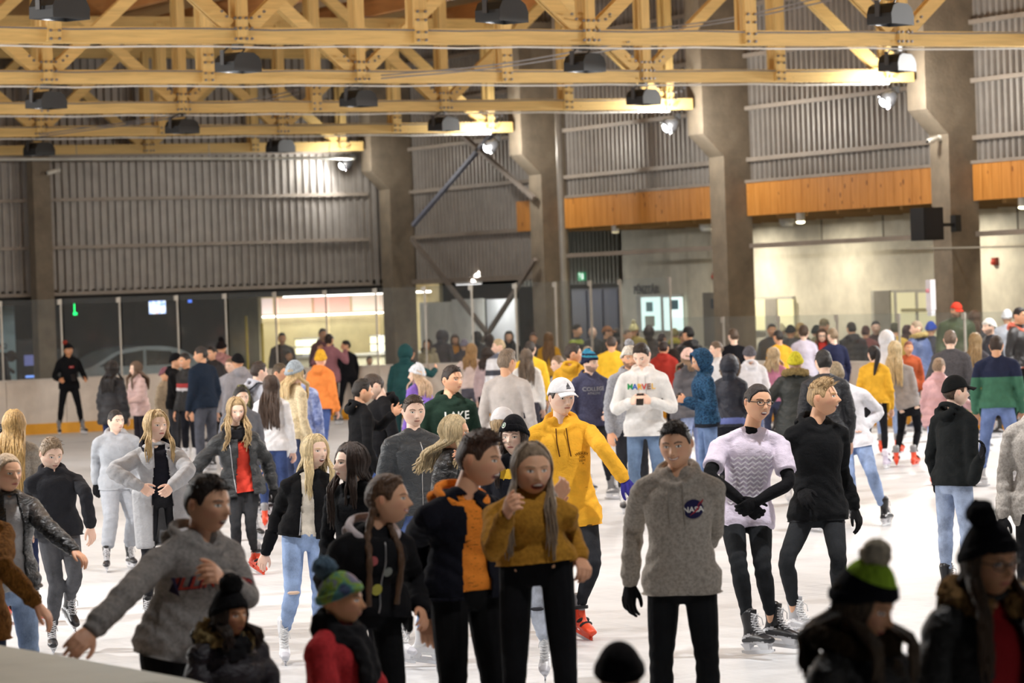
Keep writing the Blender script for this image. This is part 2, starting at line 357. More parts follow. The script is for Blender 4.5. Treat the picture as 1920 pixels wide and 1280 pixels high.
# skates ------------------------------------------------------------
_sk = {}
def skate_mesh(kind):
    if kind in _sk: return _sk[kind]
    shoe = kind == 'shoe'; white = kind == 'white'; m = MB(); dz = -.055 if shoe else 0
    top = .20 if shoe else (.31 if white else .28); h = MB()
    h.tube([(0, -.045, .10), (0, -.035, .17), (0, -.035, .22), (0, -.04, top)], [(.036, .052), (.036, .048), (.044, .055), (.049, .060)], (1, 0, 0), 14, 2)
    h.tube([(0, -.085, .095), (0, -.02, .10), (0, .07, .10), (.003, .14, .093), (.002, .185, .088)], [(.034, .034), (.036, .042), (.041, .040), (.044, .030), (.032, .022)], (1, 0, 0), 14, 3)
    h.tube([(0, .075, .115), (0, .03, .17), (0, .012, .22), (0, .022, top+.015)], [(.026, .018), (.026, .018), (.030, .014), (.034, .008)], (1, 0, 0), 10, 2)
    me = bake(h, .008, 2); V, F = arr(me); V[:, 2] += dz; D.meshes.remove(me)
    C = np.array([V[list(f)].mean(0) for f in F])
    col = {'black': ('#17171a', '#b9b9bd', '#26262a'), 'grey': ('#77777a', '#e4e4e4', '#232326'), 'white': ('#e9e9ec', '#f4f4f4', '#cfcfd6'), 'red': ('#e8502e', '#8d8d90', '#e8502e'), 'navy': ('#22263c', '#b8b8c0', '#22263c'), 'shoe': ('#d8d8da', '#eeeeee', '#404044'), 'silver': ('#b4b4b8', '#ececee', '#55555a'), 'clear': ('#cfc8dc', '#e8e4f2', '#cfc8dc')}[kind]
    b = MB(); b.add(V, F)
    mi = np.zeros(len(F), int)
    if kind in ('red', 'clear'): mi[C[:, 2] > .205+dz] = 1
    else:
        zz = C[:, 2]; mi[(zz < .082+dz)] = 1; mi[(C[:, 1] > .145)] = 2
        mi[(np.abs(zz-(.12+.25*(C[:, 1]+.05))) < .010) & (np.abs(C[:, 0]) > .026) & (C[:, 1] < .12)] = 1
    b.m = mi.tolist(); bm = b.mesh('skate')
    for c in col: bm.materials.append(plain(c, .38, 0, 'boot'))
    bm.polygons.foreach_set('use_smooth', [True]*len(bm.polygons))
    l = MB()
    if kind in ('red', 'clear'):
        for y, z, r in ((.045, .148, .044), (.085, .130, .043), (-.01, .232, .056)):
            a = np.linspace(-.2, math.pi+.2, 9); P = [(math.cos(t)*r, y-.0+math.sin(t)*(.012 if z < .2 else .05), z-.02+math.sin(t)*.022) for t in a]; l.tube(P, [(.005, .014)]*9, (0, 1, .4), 6)
    else:
        ys = [(.095, .142), (.075, .155), (.055, .170), (.042, .190), (.036, .208), (.034, .226), (.036, .243), (.038, .260)]
        for i, (y, z) in enumerate(ys):
            s = 1 if i % 2 else -1; l.tube([(-.03*s, y-.01, z-.01), (0, y+.014, z), (.03*s, y-.006, z+.012)], .0042, (0, 0, 1), 6)
            l.tube([(.03*s, y-.01, z-.006), (0, y+.014, z+.003), (-.03*s, y-.006, z+.008)], .0042, (0, 0, 1), 6)
        l.tube([(0, .05, .262), (.035, .06, .24), (.04, .05, .20)], .0036, (0, 0, 1), 6); l.tube([(0, .05, .262), (-.035, .06, .235), (-.045, .055, .19)], .0036, (0, 0, 1), 6)
    for v in l.v: v[:, 2] += dz
    lm = l.mesh('laces'); lm.materials.append(plain({'black': '#c9c9cc', 'red': '#1c1c1e', 'clear': '#8d8aa0', 'white': '#f2f2f2', 'grey': '#e8e8e8', 'navy': '#c9c9cc', 'shoe': '#f0f0f0', 'silver': '#f0f0f0'}[kind], .7))
    bl = None
    if not shoe:
        k = MB()
        for y0, y1 in ((-.10, -.03), (.06, .16)):
            k.add([(sx*.030, y, .072) for sx in (-1, 1) for y in (y0-.01, y1+.01)]+[(sx*.006, y, .026) for sx in (-1, 1) for y in (y0+.012, y1-.012)], [(0, 1, 3, 2), (4, 6, 7, 5), (0, 4, 5, 1), (2, 3, 7, 6), (0, 2, 6, 4), (1, 5, 7, 3)], 0)
        yy = np.linspace(-.135, .205, 12); zt = .028; V = []
        for y in yy:
            e = .012*max(0, (abs(y-.035)-.12)/.05)
            V += [(-.0022, y, e), (.0022, y, e), (.0055, y, zt), (-.0055, y, zt)]
        F = [(0, 1, 2, 3), (44, 47, 46, 45)]
        for i in range(11): a = i*4; F += [(a, a+4, a+5, a+1), (a+1, a+5, a+6, a+2), (a+2, a+6, a+7, a+3), (a+3, a+7, a+4, a)]
        k.add(V, F, 1); k.box((0, .035, .036), (.012, .28, .022), 0)
        bl = k.mesh('blade'); bl.materials.append(plain('#e8502e' if kind == 'red' else '#e6e6ea' if kind != 'black' else '#d8d8dc', .4)); bl.materials.append(plain('#d0d2d6', .2, .9, 'steel'))
    _sk[kind] = (bm, bl, lm); return _sk[kind]

# the figure --------------------------------------------------------
class Person: pass
PEOPLE = []
def sdf(x, y):      # signed distance to the boards, negative on the ice
    cx, cy = (XL+XR)/2, (YE-20)/2; hx, hy = (XR-XL)/2, (YE+20)/2; qx = abs(x-cx)-hx+RAD; qy = abs(y-cy)-hy+RAD
    return math.hypot(max(qx, 0), max(qy, 0))+min(max(qx, qy), 0)-RAD
XL, XR, YE, YN, RAD = 4.3, 31.9, 63.0, 2.0, 6.5
SPOTS = []
def settle(x, top, H, bz, off_ice):   # nudge the stature a little so that nobody stands in a neighbour or in the boards
    best = None
    for dh in sorted(np.arange(-.13, .30 if off_ice else .13, .01), key=abs):
        p = ground(x, top, H+dh); d_ = sdf(p[0], p[1]); dd = math.hypot(p[0], p[1])
        if dd > 13.5 and ((off_ice and d_ < .42) or (not off_ice and -.34 < d_)): pen = 5+abs((d_-.42) if off_ice else (d_+.34))
        else: pen = 0
        near = min([math.hypot(p[0]-a, p[1]-b)-r for a, b, r in SPOTS] or [9]); need = .58
        pen += max(0, need-near)*4+abs(dh)*.8
        if best is None or pen < best[0]: best = (pen, p, H+dh)
    SPOTS.append((best[1][0], best[1][1], 0)); return best[1], best[2]
def P(label, x, top, H, yaw=0, tall=None, hy=None, hp=4, hr=0, sex='m', k=None, arms=('down', 'down'), legs='stand', lean=(0, .02), hair=('short', '#3a2a20'),
      hat=None, up=('hoodie', '#333'), inner=None, bot=('slim', '#1c1c20'), skin='l', sk='black', gl='', glc='#141416', specs=False, scarf=None, text=None, bz=0., face=None, extra=None, hands=('relax', 'relax'), group=None, fat=1.0, only=None):
    k = dict(k or {})
    if H > 3:                       # H is the pixel row of the feet
        O = ground(x, H); SPOTS.append((O[0], O[1], 0)); d = ray(x, top); dd = math.hypot(O[0], O[1]); t = dd/math.hypot(d[0], d[1]); H = CAM[2]+d[2]*t
    else:
        p, H = settle(x, top, H, bz, sk == 'shoe'); O = np3(p[0], p[1], bz); H = H-bz
    O = np3(O[0], O[1], bz)
    s = FP/((O-CAM)@FW); lod = 0 if s > 225 else (1 if s > 135 else 2)
    skh = 0. if sk in ('shoe', None) else .06
    T = tall or (H-skh); fem = sex == 'f'
    ey = np3(O[0], O[1], 0); ey /= np.linalg.norm(ey); ex = np3(ey[1], -ey[0], 0); rz = math.atan2(ex[1], ex[0])
    def toL(p): q = np.asarray(p)-O; return np3(q@ex, q@ey, q[2])
    C0 = toL(CAM)
    def rl(px, py): d = ray(px, py); return np3(d@ex, d@ey, d[2])
    def pix(px, py, tw=0.):
        d = rl(px, py); t = (-tw-C0[1])/d[1]; return C0+d*t
    def reach(A, px, py, Ln, sg):
        d = rl(px, py); d /= np.linalg.norm(d); m = C0-A; b = m@d; c = m@m-Ln*Ln; q = b*b-c
        if q <= 0: return C0+d*(-b)
        return C0+d*(-b-math.sqrt(q) if sg > 0 else -b+math.sqrt(q))
    ps = math.radians(yaw); f = np3(math.sin(ps), -math.cos(ps), 0); l = np3(math.cos(ps), math.sin(ps), 0); up_ = np3(0, 0, 1)
    ft = .135 if skh else .075       # ankle height over the ground
    body = T+skh
    lean = (lean[0], lean[1])
    pel = pix(*k['pel']) if 'pel' in k else np3(0, 0, skh+T*.53)
    hh = T*.137*.5*(1.05 if T < 1.6 else 1)          # half head height
    if 'nk' in k: nk = pix(*k['nk'])
    else: nk = pel+np3(0, 0, 1)*math.sqrt(max(.01, (.298*T)**2-(lean[0]**2+lean[1]**2)*T*T))+l*lean[0]*T+f*lean[1]*T
    ax = (nk-pel); ax /= np.linalg.norm(ax)
    hyr = math.radians(yaw if hy is None else hy); hf = np3(math.sin(hyr), -math.cos(hyr), 0); hl = np3(math.cos(hyr), math.sin(hyr), 0)
    hc = pix(*k['hd']) if 'hd' in k else nk+up_*(hh+.040*T/1.7)+f*.022+ax*.0
    if 'hd' not in k and 'nk' not in k and 'pel' not in k:
        dz = (T+skh)-(hc[2]+hh)       # keep the crown at the height given
        if abs(dz) < .35: hc[2] += dz; nk[2] += dz*.9; pel[2] += dz*.5
    hpz = math.radians(hp); hrr = math.radians(hr)
    fy = hf*math.cos(hpz)-up_*math.sin(hpz); uz = up_*math.cos(hpz)+hf*math.sin(hpz)
    rx = -hl; rx, uz = rx*math.cos(hrr)+uz*math.sin(hrr), uz*math.cos(hrr)-rx*math.sin(hrr)
    HM = np.stack([rx, fy, uz], 1)
    def toH(v): return hc+(v*hh)@HM.T
    shw = T*(.100 if fem else .112)*fat
    J = Person(); J.sh = {}; J.el = {}; J.wr = {}; J.hp = {}; J.kn = {}; J.an = {}
    ua, fa = .168*T, .150*T; th_, shn = .245*T, .235*T
    for S, sg in (('L', 1), ('R', -1)):
        J.sh[S] = nk+l*sg*shw-ax*.044*T if S+'sh' not in k else pix(*k[S+'sh'])
        J.hp[S] = pel+l*sg*.052*T
    AR = {'down': ((.030, -.015, -.167), (.034, .040, -.315)), 'out': ((.11, .0, -.13), (.20, .05, -.21)), 'pocket': ((.075, -.04, -.145), (-.015, .085, -.215)),
          'phone': ((.05, .0, -.165), (-.055, .145, -.12)), 'face': ((.05, .07, -.14), (-.03, .13, .02)), 'back': ((.06, -.10, -.13), (.09, -.15, -.26)),
          'fwd': ((.03, .05, -.16), (.0, .185, -.20)), 'hold': ((.06, -.0, -.16), (.04, .15, -.19)), 'reach': ((.10, .10, -.06), (.10, .24, -.02)), 'upper': ((.10, .02, -.12), (.06, .09, .01)),
          'side': ((.13, .0, -.10), (.27, .03, -.13)), 'cross': ((.05, .0, -.165), (-.12, .12, -.13))}
    for i, S in enumerate('LR'):
        sg = 1 if S == 'L' else -1; a, b = AR[arms[i]]; fr = lambda q: J.sh[S]+l*sg*q[0]*T+f*q[1]*T+up_*q[2]*T
        J.el[S] = reach(J.sh[S], k[S+'el'][0], k[S+'el'][1], ua, k[S+'el'][2] if len(k[S+'el']) > 2 else -1) if S+'el' in k else fr(a)
        J.wr[S] = reach(J.el[S], k[S+'ha'][0], k[S+'ha'][1], fa, k[S+'ha'][2] if len(k[S+'ha']) > 2 else 1) if S+'ha' in k else fr(b)
    LG = {'stand': ((.07, .0, 0), (.07, .01, 0)), 'walk': ((.05, .15, 0), (.05, -.13, .0)), 'walk2': ((.05, -.13, 0), (.05, .15, 0)), 'wide': ((.13, .03, 0), (.13, -.02, 0)),
          'glide': ((.05, .10, 0), (.12, -.26, .09)), 'glide2': ((.12, -.26, .09), (.05, .10, 0))}[legs if isinstance(legs, str) else 'stand']
    for i, S in enumerate('LR'):
        sg = 1 if S == 'L' else -1; q = LG[i]
        if S+'an' in k:
            if S+'kn' in k: J.kn[S] = reach(J.hp[S], k[S+'kn'][0], k[S+'kn'][1], th_, k[S+'kn'][2] if len(k[S+'kn']) > 2 else 1)
            else: J.kn[S] = None
            an = k[S+'an']; src = J.kn[S] if J.kn[S] is not None else J.hp[S]; Ln = shn if J.kn[S] is not None else th_+shn
            if len(an) > 2 and abs(an[2]) == 1: J.an[S] = reach(src, an[0], an[1], Ln, an[2])
            else:
                d = rl(an[0], an[1]); t = (ft-C0[2])/d[2]; J.an[S] = C0+d*t
                if np.linalg.norm(J.an[S]-src) > Ln*1.2:
                    J.an[S] = reach(src, an[0], an[1], Ln, 1 if J.an[S][1] < src[1] else -1)
            J.an[S][2] = max(J.an[S][2], ft)
        else:
            J.an[S] = np3(pel[0]*.6, pel[1]*.6, 0)+l*sg*q[0]*T+f*q[1]*T; J.an[S][2] = ft+q[2]*T; J.kn[S] = None
        if J.kn[S] is None:
            a, b = J.hp[S], J.an[S]; m = (a+b)/2; dd = np.linalg.norm(b-a); hgt = math.sqrt(max(1e-4, ((th_+shn)/2)**2-(dd/2)**2)) if dd < th_+shn else 0
            J.kn[S] = m+f*(hgt+.01)+l*sg*.012
    # ---- body ------------------------------------------------------------
    det = lod
    g = fat*(T/1.75); fw = .88 if fem else 1.0
    def spine(t): return pel+(nk-pel)*t
    fd = f-(f@ax)*ax; fd /= np.linalg.norm(fd)
    def torso(m, o, hem=-.12, taper=0, top=1.0, wide=0.):
        # o = how far the cloth stands off the body
        hipw = (.172 if fem else .166)*g; waist = (.118 if fem else .135)*g; chest = (.140 if fem else .158)*g
        bust = .012*g if fem else 0
        T_ = [(hem, hipw+o+wide+taper, .112*g+o+wide+taper, 0), (-.02, hipw+o+wide*.8, .112*g+o+wide*.6, 0), (.20, hipw*.94+o+wide*.5, .098*g+o, 0), (.42, waist+o*1.1, .088*g+o*1.05, .004), (.62, chest*.97+o, .102*g+o+bust, .012), (.78, chest*1.02+o*.9, .104*g+o*.9+bust*.5, .010), (.90, chest*.84+o*.7, .076*g+o*.7, -.004)]
        if top >= 1: T_ += [(.985, .078*g+o*.5, .062*g+o*.5, -.010)]
        Pn = [spine(t)+fd*q for t, a, b, q in T_]; R = [(a, b) for t, a, b, q in T_]
        m.tube(Pn, R, l, 20, 3, cap=False)
        for S, sg in (('L', 1), ('R', -1)):
            c = spine(.90)+l*sg*.05*g
            m.tube([c, J.sh[S]-ax*.006], [(.054*g+o*.6), (.050*g*fw+o*.6)], f, 12, 1)
    def trap(m, o):
        for S in 'LR': m.tube([nk+ax*.018+(J.sh[S]-nk)*.12, nk*.5+J.sh[S]*.5+ax*.010, J.sh[S]+ax*.006], [.044*g+o*.5, .046*g+o*.5, .046*g+o*.5], f, 12, 2)
    def arm(m, S, o, end=1.0, cuff=0):
        sg = 1 if S == 'L' else -1; a, e, w_ = J.sh[S], J.el[S], J.wr[S]
        rr = g*(.92 if fem else 1)
        pts = [a+ax*.006*T-l*sg*.012, a*.45+e*.55, e]; R = [.050*rr+o, .046*rr+o, .041*rr+o*1.05]
        if end > 0:
            wq = e+(w_-e)*end; pts += [e*.5+wq*.5, wq]; R += [.039*rr+o*1.0, .028*rr+o*.75+cuff]
            if cuff: pts.insert(-1, e+(w_-e)*(end-.14)); R.insert(-1, .031*rr+o*1.0+cuff*2)
        m.tube(pts, R, f, 12, 3)
    def leg(m, S, o, end=1.0, hem=0.):
        h_, kn, an = J.hp[S], J.kn[S], J.an[S]; r = g*(1.0 if not fem else .98)
        aa = kn+(an-kn)*end
        m.tube([h_+up_*.02, h_*.5+kn*.5, kn, kn*.62+aa*.38, kn*.25+aa*.75, aa], [.080*r+o, .071*r+o, .053*r+o*1.0, .055*r+o*.9, .042*r+o*.9+hem*.6, .037*r+o*.8+hem], l, 12, 3)
    vx = (.0115, .016, .024)[lod]
    m = MB(); torso(m, -.012, hem=-.10); trap(m, -.006)
    m.tube([nk-ax*.07, nk+ax*.005, hc-uz*hh*.50-fy*hh*.22, hc-fy*hh*.15], [(.075*g), (.056*g*(.9 if fem else 1)), (.050*g*(.88 if fem else 1.02)), .045*g], l, 14, 2)
    for S in 'LR': arm(m, S, -.006, 1.03); leg(m, S, -.012, 1.0)
    me = bake(m, vx, 2); V, Fc = arr(me); D.meshes.remove(me)
    B = MB(); B.add(V, Fc); tone = np.array(lin(SKINS[skin])[:3]); Cc = [np.tile(tone, (len(V), 1))]
    HG = {'L': None, 'R': None}
    for i, S in enumerate('LR'):
        sg = 1 if S == 'L' else -1
        hv, hf_ = hand(hands[i], min(2, lod)); hv = hv*(T/1.75)*(.98 if fem else 1.08)
        if S == 'R': hv = hv*np3(-1, 1, 1); hf_ = [tuple(reversed(q)) for q in hf_]
        y_ = J.wr[S]-J.el[S]; y_ /= np.linalg.norm(y_)
        # palm looks inwards / down
        pn = (-l*sg*.5-f*.72-up_*.2); pn = pn-(pn@y_)*y_; pn /= np.linalg.norm(pn); z_ = -pn; x_ = np.cross(y_, z_)
        if abs(x_@(l)) > 2: pass
        hm = np.stack([x_, y_, z_], 1); HV = J.wr[S]+hv@hm.T; HG[S] = (HV, hf_)
        if S not in gl: B.add(HV, hf_); Cc.append(np.tile(tone*np.array([1.0, .93, .92]), (len(HV), 1)))
    A, E, na, ne = head_grid(lod); U = head_surf(A, E, .8 if fem else 1.0); HV = toH(U.reshape(-1, 3)); B.add(HV, grid_faces(na, ne))
    c = np.tile(tone, (na*ne, 1)); u = U.reshape(-1, 3); fr = (np.cos(A).reshape(-1) > .2); X = np.abs(u[:, 0]); Z = u[:, 2]
    def paint(mask, colr, a=1.0): c[mask & fr] = c[mask & fr]*(1-a)+np.array(lin(colr)[:3])*a
    paint((((X-.40)/.2)**2+((Z+.2)/.2)**2) < 1, '#e39a84', .22)
    lipc = '#b8605a' if fem else '#b9766a'
    if face in ('open', 'laugh'):
        big = 1.08 if face == 'laugh' else .8
        paint((u[:, 0]/.24/big)**2+((Z+.53)/(.13*big))**2 < 1, lipc); paint((u[:, 0]/.20/big)**2+((Z+.53)/(.10*big))**2 < 1, '#5c2220'); paint(((u[:, 0]/.18/big)**2+((Z+.53)/(.10*big))**2 < 1) & (Z+.53 > .018*big), '#efe9e0')
    elif face == 'smile':
        paint((np.abs(Z+.49-1.4*u[:, 0]**2) < .055) & (X < .25), lipc); paint((np.abs(Z+.49-1.4*u[:, 0]**2) < .022) & (X < .20), '#efe9e0')
    else:
        paint((u[:, 0]/.185)**2+((Z+.495)/.062)**2 < 1, lipc, .85); paint((np.abs(Z+.495) < .012) & (X < .17), '#6a2f2c', .8)
    browc = hair[1] if hair and len(hair) > 1 else '#3a2a20'
    brz = .235-.05*((X-.27)/.16)**2
    paint((np.abs(Z-brz) < (.024 if fem else .034)) & (X > .11) & (X < .43), browc, .8)
    paint(((X-.27)/.125)**2+((Z-.055)/.062)**2 < 1, '#4a342c', .75)
    paint(((X-.27)/.112)**2+((Z-.048)/.046)**2 < 1, '#e9e4dc'); paint(((X-.27)/.045)**2+((Z-.05)/.05)**2 < 1, '#2e2218')
    paint((X < .085) & (X > .03) & (np.abs(Z+.315) < .022), '#8a4f42', .6)
    if extra and 'beard' in extra: 
        c[(Z < -.25) & (np.cos(A).reshape(-1) > -.1) & ~(((u[:, 0]/.22)**2+((Z+.5)/.085)**2) < 1) & ~((X < .5) & (Z > -.36))] *= np.array([.35, .33, .33])
    Cc.append(c)
    if not (hat and hat[0] == 'hoodup'):
        for sg in (-1, 1):
            ev, ef = ball(14 if lod == 0 else 8); ev = ev*np3(.055, .11, .20); ev[:, 0] += sg*.055*(ev[:, 1]/-.11).clip(0, 1); ev += np3(sg*.69, -.07, .02); B.add(toH(ev), ef); Cc.append(np.tile(tone*np3(1, .86, .84), (len(ev), 1)))
    me = B.mesh('person'); me.materials.append(skinmat()); me.polygons.foreach_set('use_smooth', [True]*len(me.polygons))
    ca = me.color_attributes.new('tone', 'FLOAT_COLOR', 'POINT'); cc = np.concatenate(Cc); ca.data.foreach_set('color', np.hstack([cc, np.ones((len(cc), 1))]).ravel())
    root = link(D.objects.new('person', me)); root.location = O; root.rotation_euler = (0, 0, rz); tag(root, label, 'person', group)
    def sub(name, me_, mats, lab=None, par=root):
        for q in (mats if isinstance(mats, list) else [mats]):
            me_.materials.append(q)
        if len(me_.polygons): me_.polygons.foreach_set('use_smooth', [True]*len(me_.polygons))
        o = link(D.objects.new(name, me_), par)
        if lab: o['label'] = lab
        return o
    for S in 'LR':
        if S in gl:
            q = MB(); V_, F_ = HG[S]; cen = J.wr[S]; q.add(cen+(V_-cen)*1.10, F_)
            y_ = J.wr[S]-J.el[S]; y_ /= np.linalg.norm(y_); q.tube([J.wr[S]-y_*.05, J.wr[S]+y_*.01], [.034*g, .031*g], f, 12)
            sub('glove', bake(q, None, 1) if lod == 2 else q.mesh('glove'), fabric(glc, 'rib'))
    # ---- upper garment -----------------------------------------------------
    ukind, ucol = up[0], up[1]; uo = up[2] if len(up) > 2 else {}
    o_ = {'hoodie': .026, 'sweater': .018, 'tee': .010, 'top': .006, 'jacket': .030, 'puffer': .046, 'parka': .050, 'coat': .034, 'bomber': .036, 'leather': .024, 'track': .020}[ukind]*uo.get('loose', 1.0)
    hem = {'hoodie': -.14, 'sweater': -.10, 'tee': -.14, 'top': -.02, 'jacket': -.16, 'puffer': -.20, 'parka': -.55, 'coat': -.95, 'bomber': -.10, 'leather': -.04, 'track': -.12}[ukind]
    hem = uo.get('hem', hem)
    fk = uo.get('fab', {'hoodie': 'knit', 'sweater': 'melange', 'tee': 'knit', 'top': 'knit', 'jacket': 'nylon', 'puffer': 'nylon', 'parka': 'nylon', 'coat': 'melange', 'bomber': 'nylon', 'leather': 'leather', 'track': 'knit'}[ukind])
    mt = fabric(ucol, fk)
    opened = uo.get('open', 0)
    gname = {'tee': 't_shirt', 'top': 'top', 'track': 'track_jacket', 'leather': 'leather_jacket', 'bomber': 'bomber_jacket', 'puffer': 'puffer_jacket'}.get(ukind, ukind)
    def hoodlump(m, o=0.0):
        c = nk+ax*.012
        a = np.linspace(0, 2*math.pi, 15)[:-1]; ring = []
        for t in a: ring.append(c+l*math.cos(t)*(.088*g+o)+f*(math.sin(t)*(.086*g+o)-.010)+up_*(.014-.050*math.sin(t)-.03*max(0, math.sin(t))**3))
        for i in range(14): m.tube([ring[i], ring[(i+1) % 14]], [.023*g, .023*g], up_, 8)
        b = nk-f*(.100*g+o*.8)+up_*.004
        m.tube([b+l*.085*g+up_*.02, b+l*.04-up_*.018-f*.012, b-l*.04-up_*.018-f*.012, b-l*.085*g+up_*.02], [.030*g, .042*g, .042*g, .030*g], up_, 10, 2)
    def collar(m, r=.066, h=.05, th=.014):
        a = np.linspace(0, 2*math.pi, 13)[:-1]; ring = [nk+ax*h*.3+l*math.cos(t)*r*g+f*math.sin(t)*r*g*.95-up_*.012*math.sin(t) for t in a]
        for i in range(12): m.tube([ring[i]-ax*h*.4, ring[i]+ax*h*.5], [th, th*.9], l, 6); m.tube([ring[i], ring[(i+1) % 12]], [(th, h*.5)]*2, f, 8)
    gv = (.0105, .0145, .022)[lod] if s < 330 else .009
    gar = None
    def garment(name, col_, off, hem_, sleeves, kind_, mt_, hood=None, op=0, disp=.018, wide=0., quilt=0, fur=None, lab=None):
        m = MB(); torso(m, off, hem_, wide=wide, taper=.01 if hem_ < -.3 else -.004); trap(m, off)
        if hem_ < -.4:
            pass
        for S in 'LR':
            if sleeves: arm(m, S, off*.55, sleeves, cuff=(.004 if kind_ in ('hoodie', 'sweater', 'bomber', 'track') else 0))
            if hem_ < -.04 and kind_ not in ('bomber', 'leather', 'top'):
                pass
        for S in 'LR':
            kd_ = J.kn[S]-J.hp[S]; m.tube([J.hp[S]+up_*.03, J.hp[S]+kd_*.26], [.086*g+off+.008, .080*g+off+.012], l, 12) if hem_ < -.03 else 0
        if hood == 'down': hoodlump(m, off*.5 if name != 'hoodie' or not inner or kind_ != 'hoodie' or mt_ is mt else o_*.75)
        elif hood == 'collar': collar(m)
        elif hood == 'high': collar(m, .066, .10, .016)
        elif hood == 'crew': collar(m, .068, .014, .010)
        me = bake(m, gv, 3 if hem_ > -.4 else 4)
        V, Fc = arr(me); D.meshes.remove(me)
        if hem_ > -.45:
            hl_ = hem_*np.linalg.norm(nk-pel); vq = (V-pel)@ax; nearh = np.minimum(np.linalg.norm(V-J.wr['L'], axis=1), np.linalg.norm(V-J.wr['R'], axis=1)) > .13; dlt = np.where((vq < hl_) & nearh, hl_-vq, 0); V = V+dlt[:, None]*ax
            ring_ = np.exp(-((vq-hl_-.012)/.022)**2)*nearh*(vq > hl_-.01); rv = V-pel-np.outer((V-pel)@ax, ax); V = V-rv*(ring_*.05)[:, None]
        C = np.array([V[list(q)].mean(0) for q in Fc])
        # wrinkles: folds around elbows and above the hem
        q = V-pel; v_ = q@ax; u_ = q@l; w_ = q@fd
        fold = np.zeros(len(V))
        for S in 'LR':
            for Jt, rad in ((J.el[S], .10), (J.sh[S], .11)):
                dd = np.linalg.norm(V-Jt, axis=1); ph = (V-Jt)@((J.wr[S]-J.sh[S])/np.linalg.norm(J.wr[S]-J.sh[S])); fold += np.exp(-(dd/rad)**2)*np.sin(ph*95+u_*20)*.55
            dd = np.linalg.norm(V-J.wr[S], axis=1); ph = (V-J.wr[S])@((J.wr[S]-J.el[S])/np.linalg.norm(J.wr[S]-J.el[S])); fold += np.exp(-(dd/.09)**2)*np.sin(ph*130)*.45
        L_ = np.linalg.norm(nk-pel); fold += np.exp(-((v_-.10)/.14)**2)*np.sin(v_*70+7*np.sin(u_*11+x))*.55
        fold += .35*np.sin(v_*26+u_*22+3*np.sin(w_*12+x))*sm((v_)/.1)
        amp = .0055 if kind_ in ('hoodie', 'sweater', 'tee', 'track') else .0065
        if quilt:
            ph = v_*math.pi/quilt; fold = fold*.3; qd = np.abs(np.sin(ph))
            armd = np.minimum(np.linalg.norm(V-J.el['L'], axis=1), np.linalg.norm(V-J.el['R'], axis=1))
            fold += (qd-.6)*2.2
        cen = pel+np.outer(v_, ax); 
        tmp = D.meshes.new('t'); tmp.from_pydata(V.tolist(), [], Fc); tmp.update(); Nn = np.zeros(len(V)*3); tmp.vertices.foreach_get('normal', Nn); Nn = Nn.reshape(-1, 3); D.meshes.remove(tmp)
        V = V+Nn*(fold*amp)[:, None]
        if op:
            al = C-pel; vv = al@ax; uu = al@l; ww = al@fd
            wd = op*(.55+.45*np.clip(1-vv/(L_), 0, 1))
            armn = np.ones(len(C), bool)
            for S in 'LR':
                for a_, b_ in ((J.sh[S], J.el[S]), (J.el[S], J.wr[S])):
                    ab = b_-a_; t_ = np.clip(((C-a_)@ab)/(ab@ab), .12, 1); armn &= np.linalg.norm(C-(a_+t_[:, None]*ab), axis=1) > .075*g+off*.6
            cut = (ww > .02) & (np.abs(uu-uo.get('shift', 0)) < wd) & armn & (vv < L_+.03)
            cut |= (vv < hem_*L_+.012) & (vv < 0) & (np.abs(uu) < .13*g) & (np.abs(ww) < .085*g)
            Fk = [q for q, z in zip(Fc, cut) if not z]; used = np.unique(np.concatenate([np.array(q) for q in Fk])); mp = -np.ones(len(V), int); mp[used] = np.arange(len(used))
            V = V[used]; Fc = [tuple(mp[i] for i in q) for q in Fk]
            me = D.meshes.new('t'); me.from_pydata(V.tolist(), [], [tuple(int(i) for i in q) for q in Fc]); me.update()
            me = bake(me, None, 1, 0, None, solid=.012); V, Fc = arr(me); D.meshes.remove(me)
        mb = MB(); mb.add(V, Fc); me = mb.mesh(name)
        mats = [mt_]; bands = uo.get('bands') if name == gname else None
        if bands:
            C = np.array([V[list(q)].mean(0) for q in Fc]); vv = ((C-pel)@ax)/L_; mi = np.zeros(len(Fc), int)
            for bi, (a_, b_, cc_) in enumerate(bands): mi[(vv > a_) & (vv < b_)] = bi+1; mats.append(fabric(cc_, fk))
            me.polygons.foreach_set('material_index', mi.tolist())
        return sub(name, me, mats, lab)
    hd = uo.get('hood', {'hoodie': 'down', 'sweater': 'crew', 'tee': 'crew', 'top': None, 'jacket': 'collar', 'puffer': 'high', 'parka': 'down', 'coat': None, 'bomber': 'collar', 'leather': 'collar', 'track': 'collar'}[ukind])
    if hat and hat[0] == 'hoodup': hd = 'collar'
    if inner:
        ik, ic = inner[0], inner[1]; io = inner[2] if len(inner) > 2 else {}
        ig = garment({'hoodie': 'hoodie', 'sweater': 'sweater', 'top': 'shirt'}[ik], ic, {'hoodie': .014, 'sweater': .010, 'top': .004}[ik], io.get('hem', -.08), io.get('sl', .35), ik, fabric(ic, io.get('fab', 'knit')), {'hoodie': 'down', 'sweater': 'crew', 'top': 'crew'}[ik] if not io.get('nohood') else None)
    slv = uo.get('sleeve', .42 if False else 1.0)
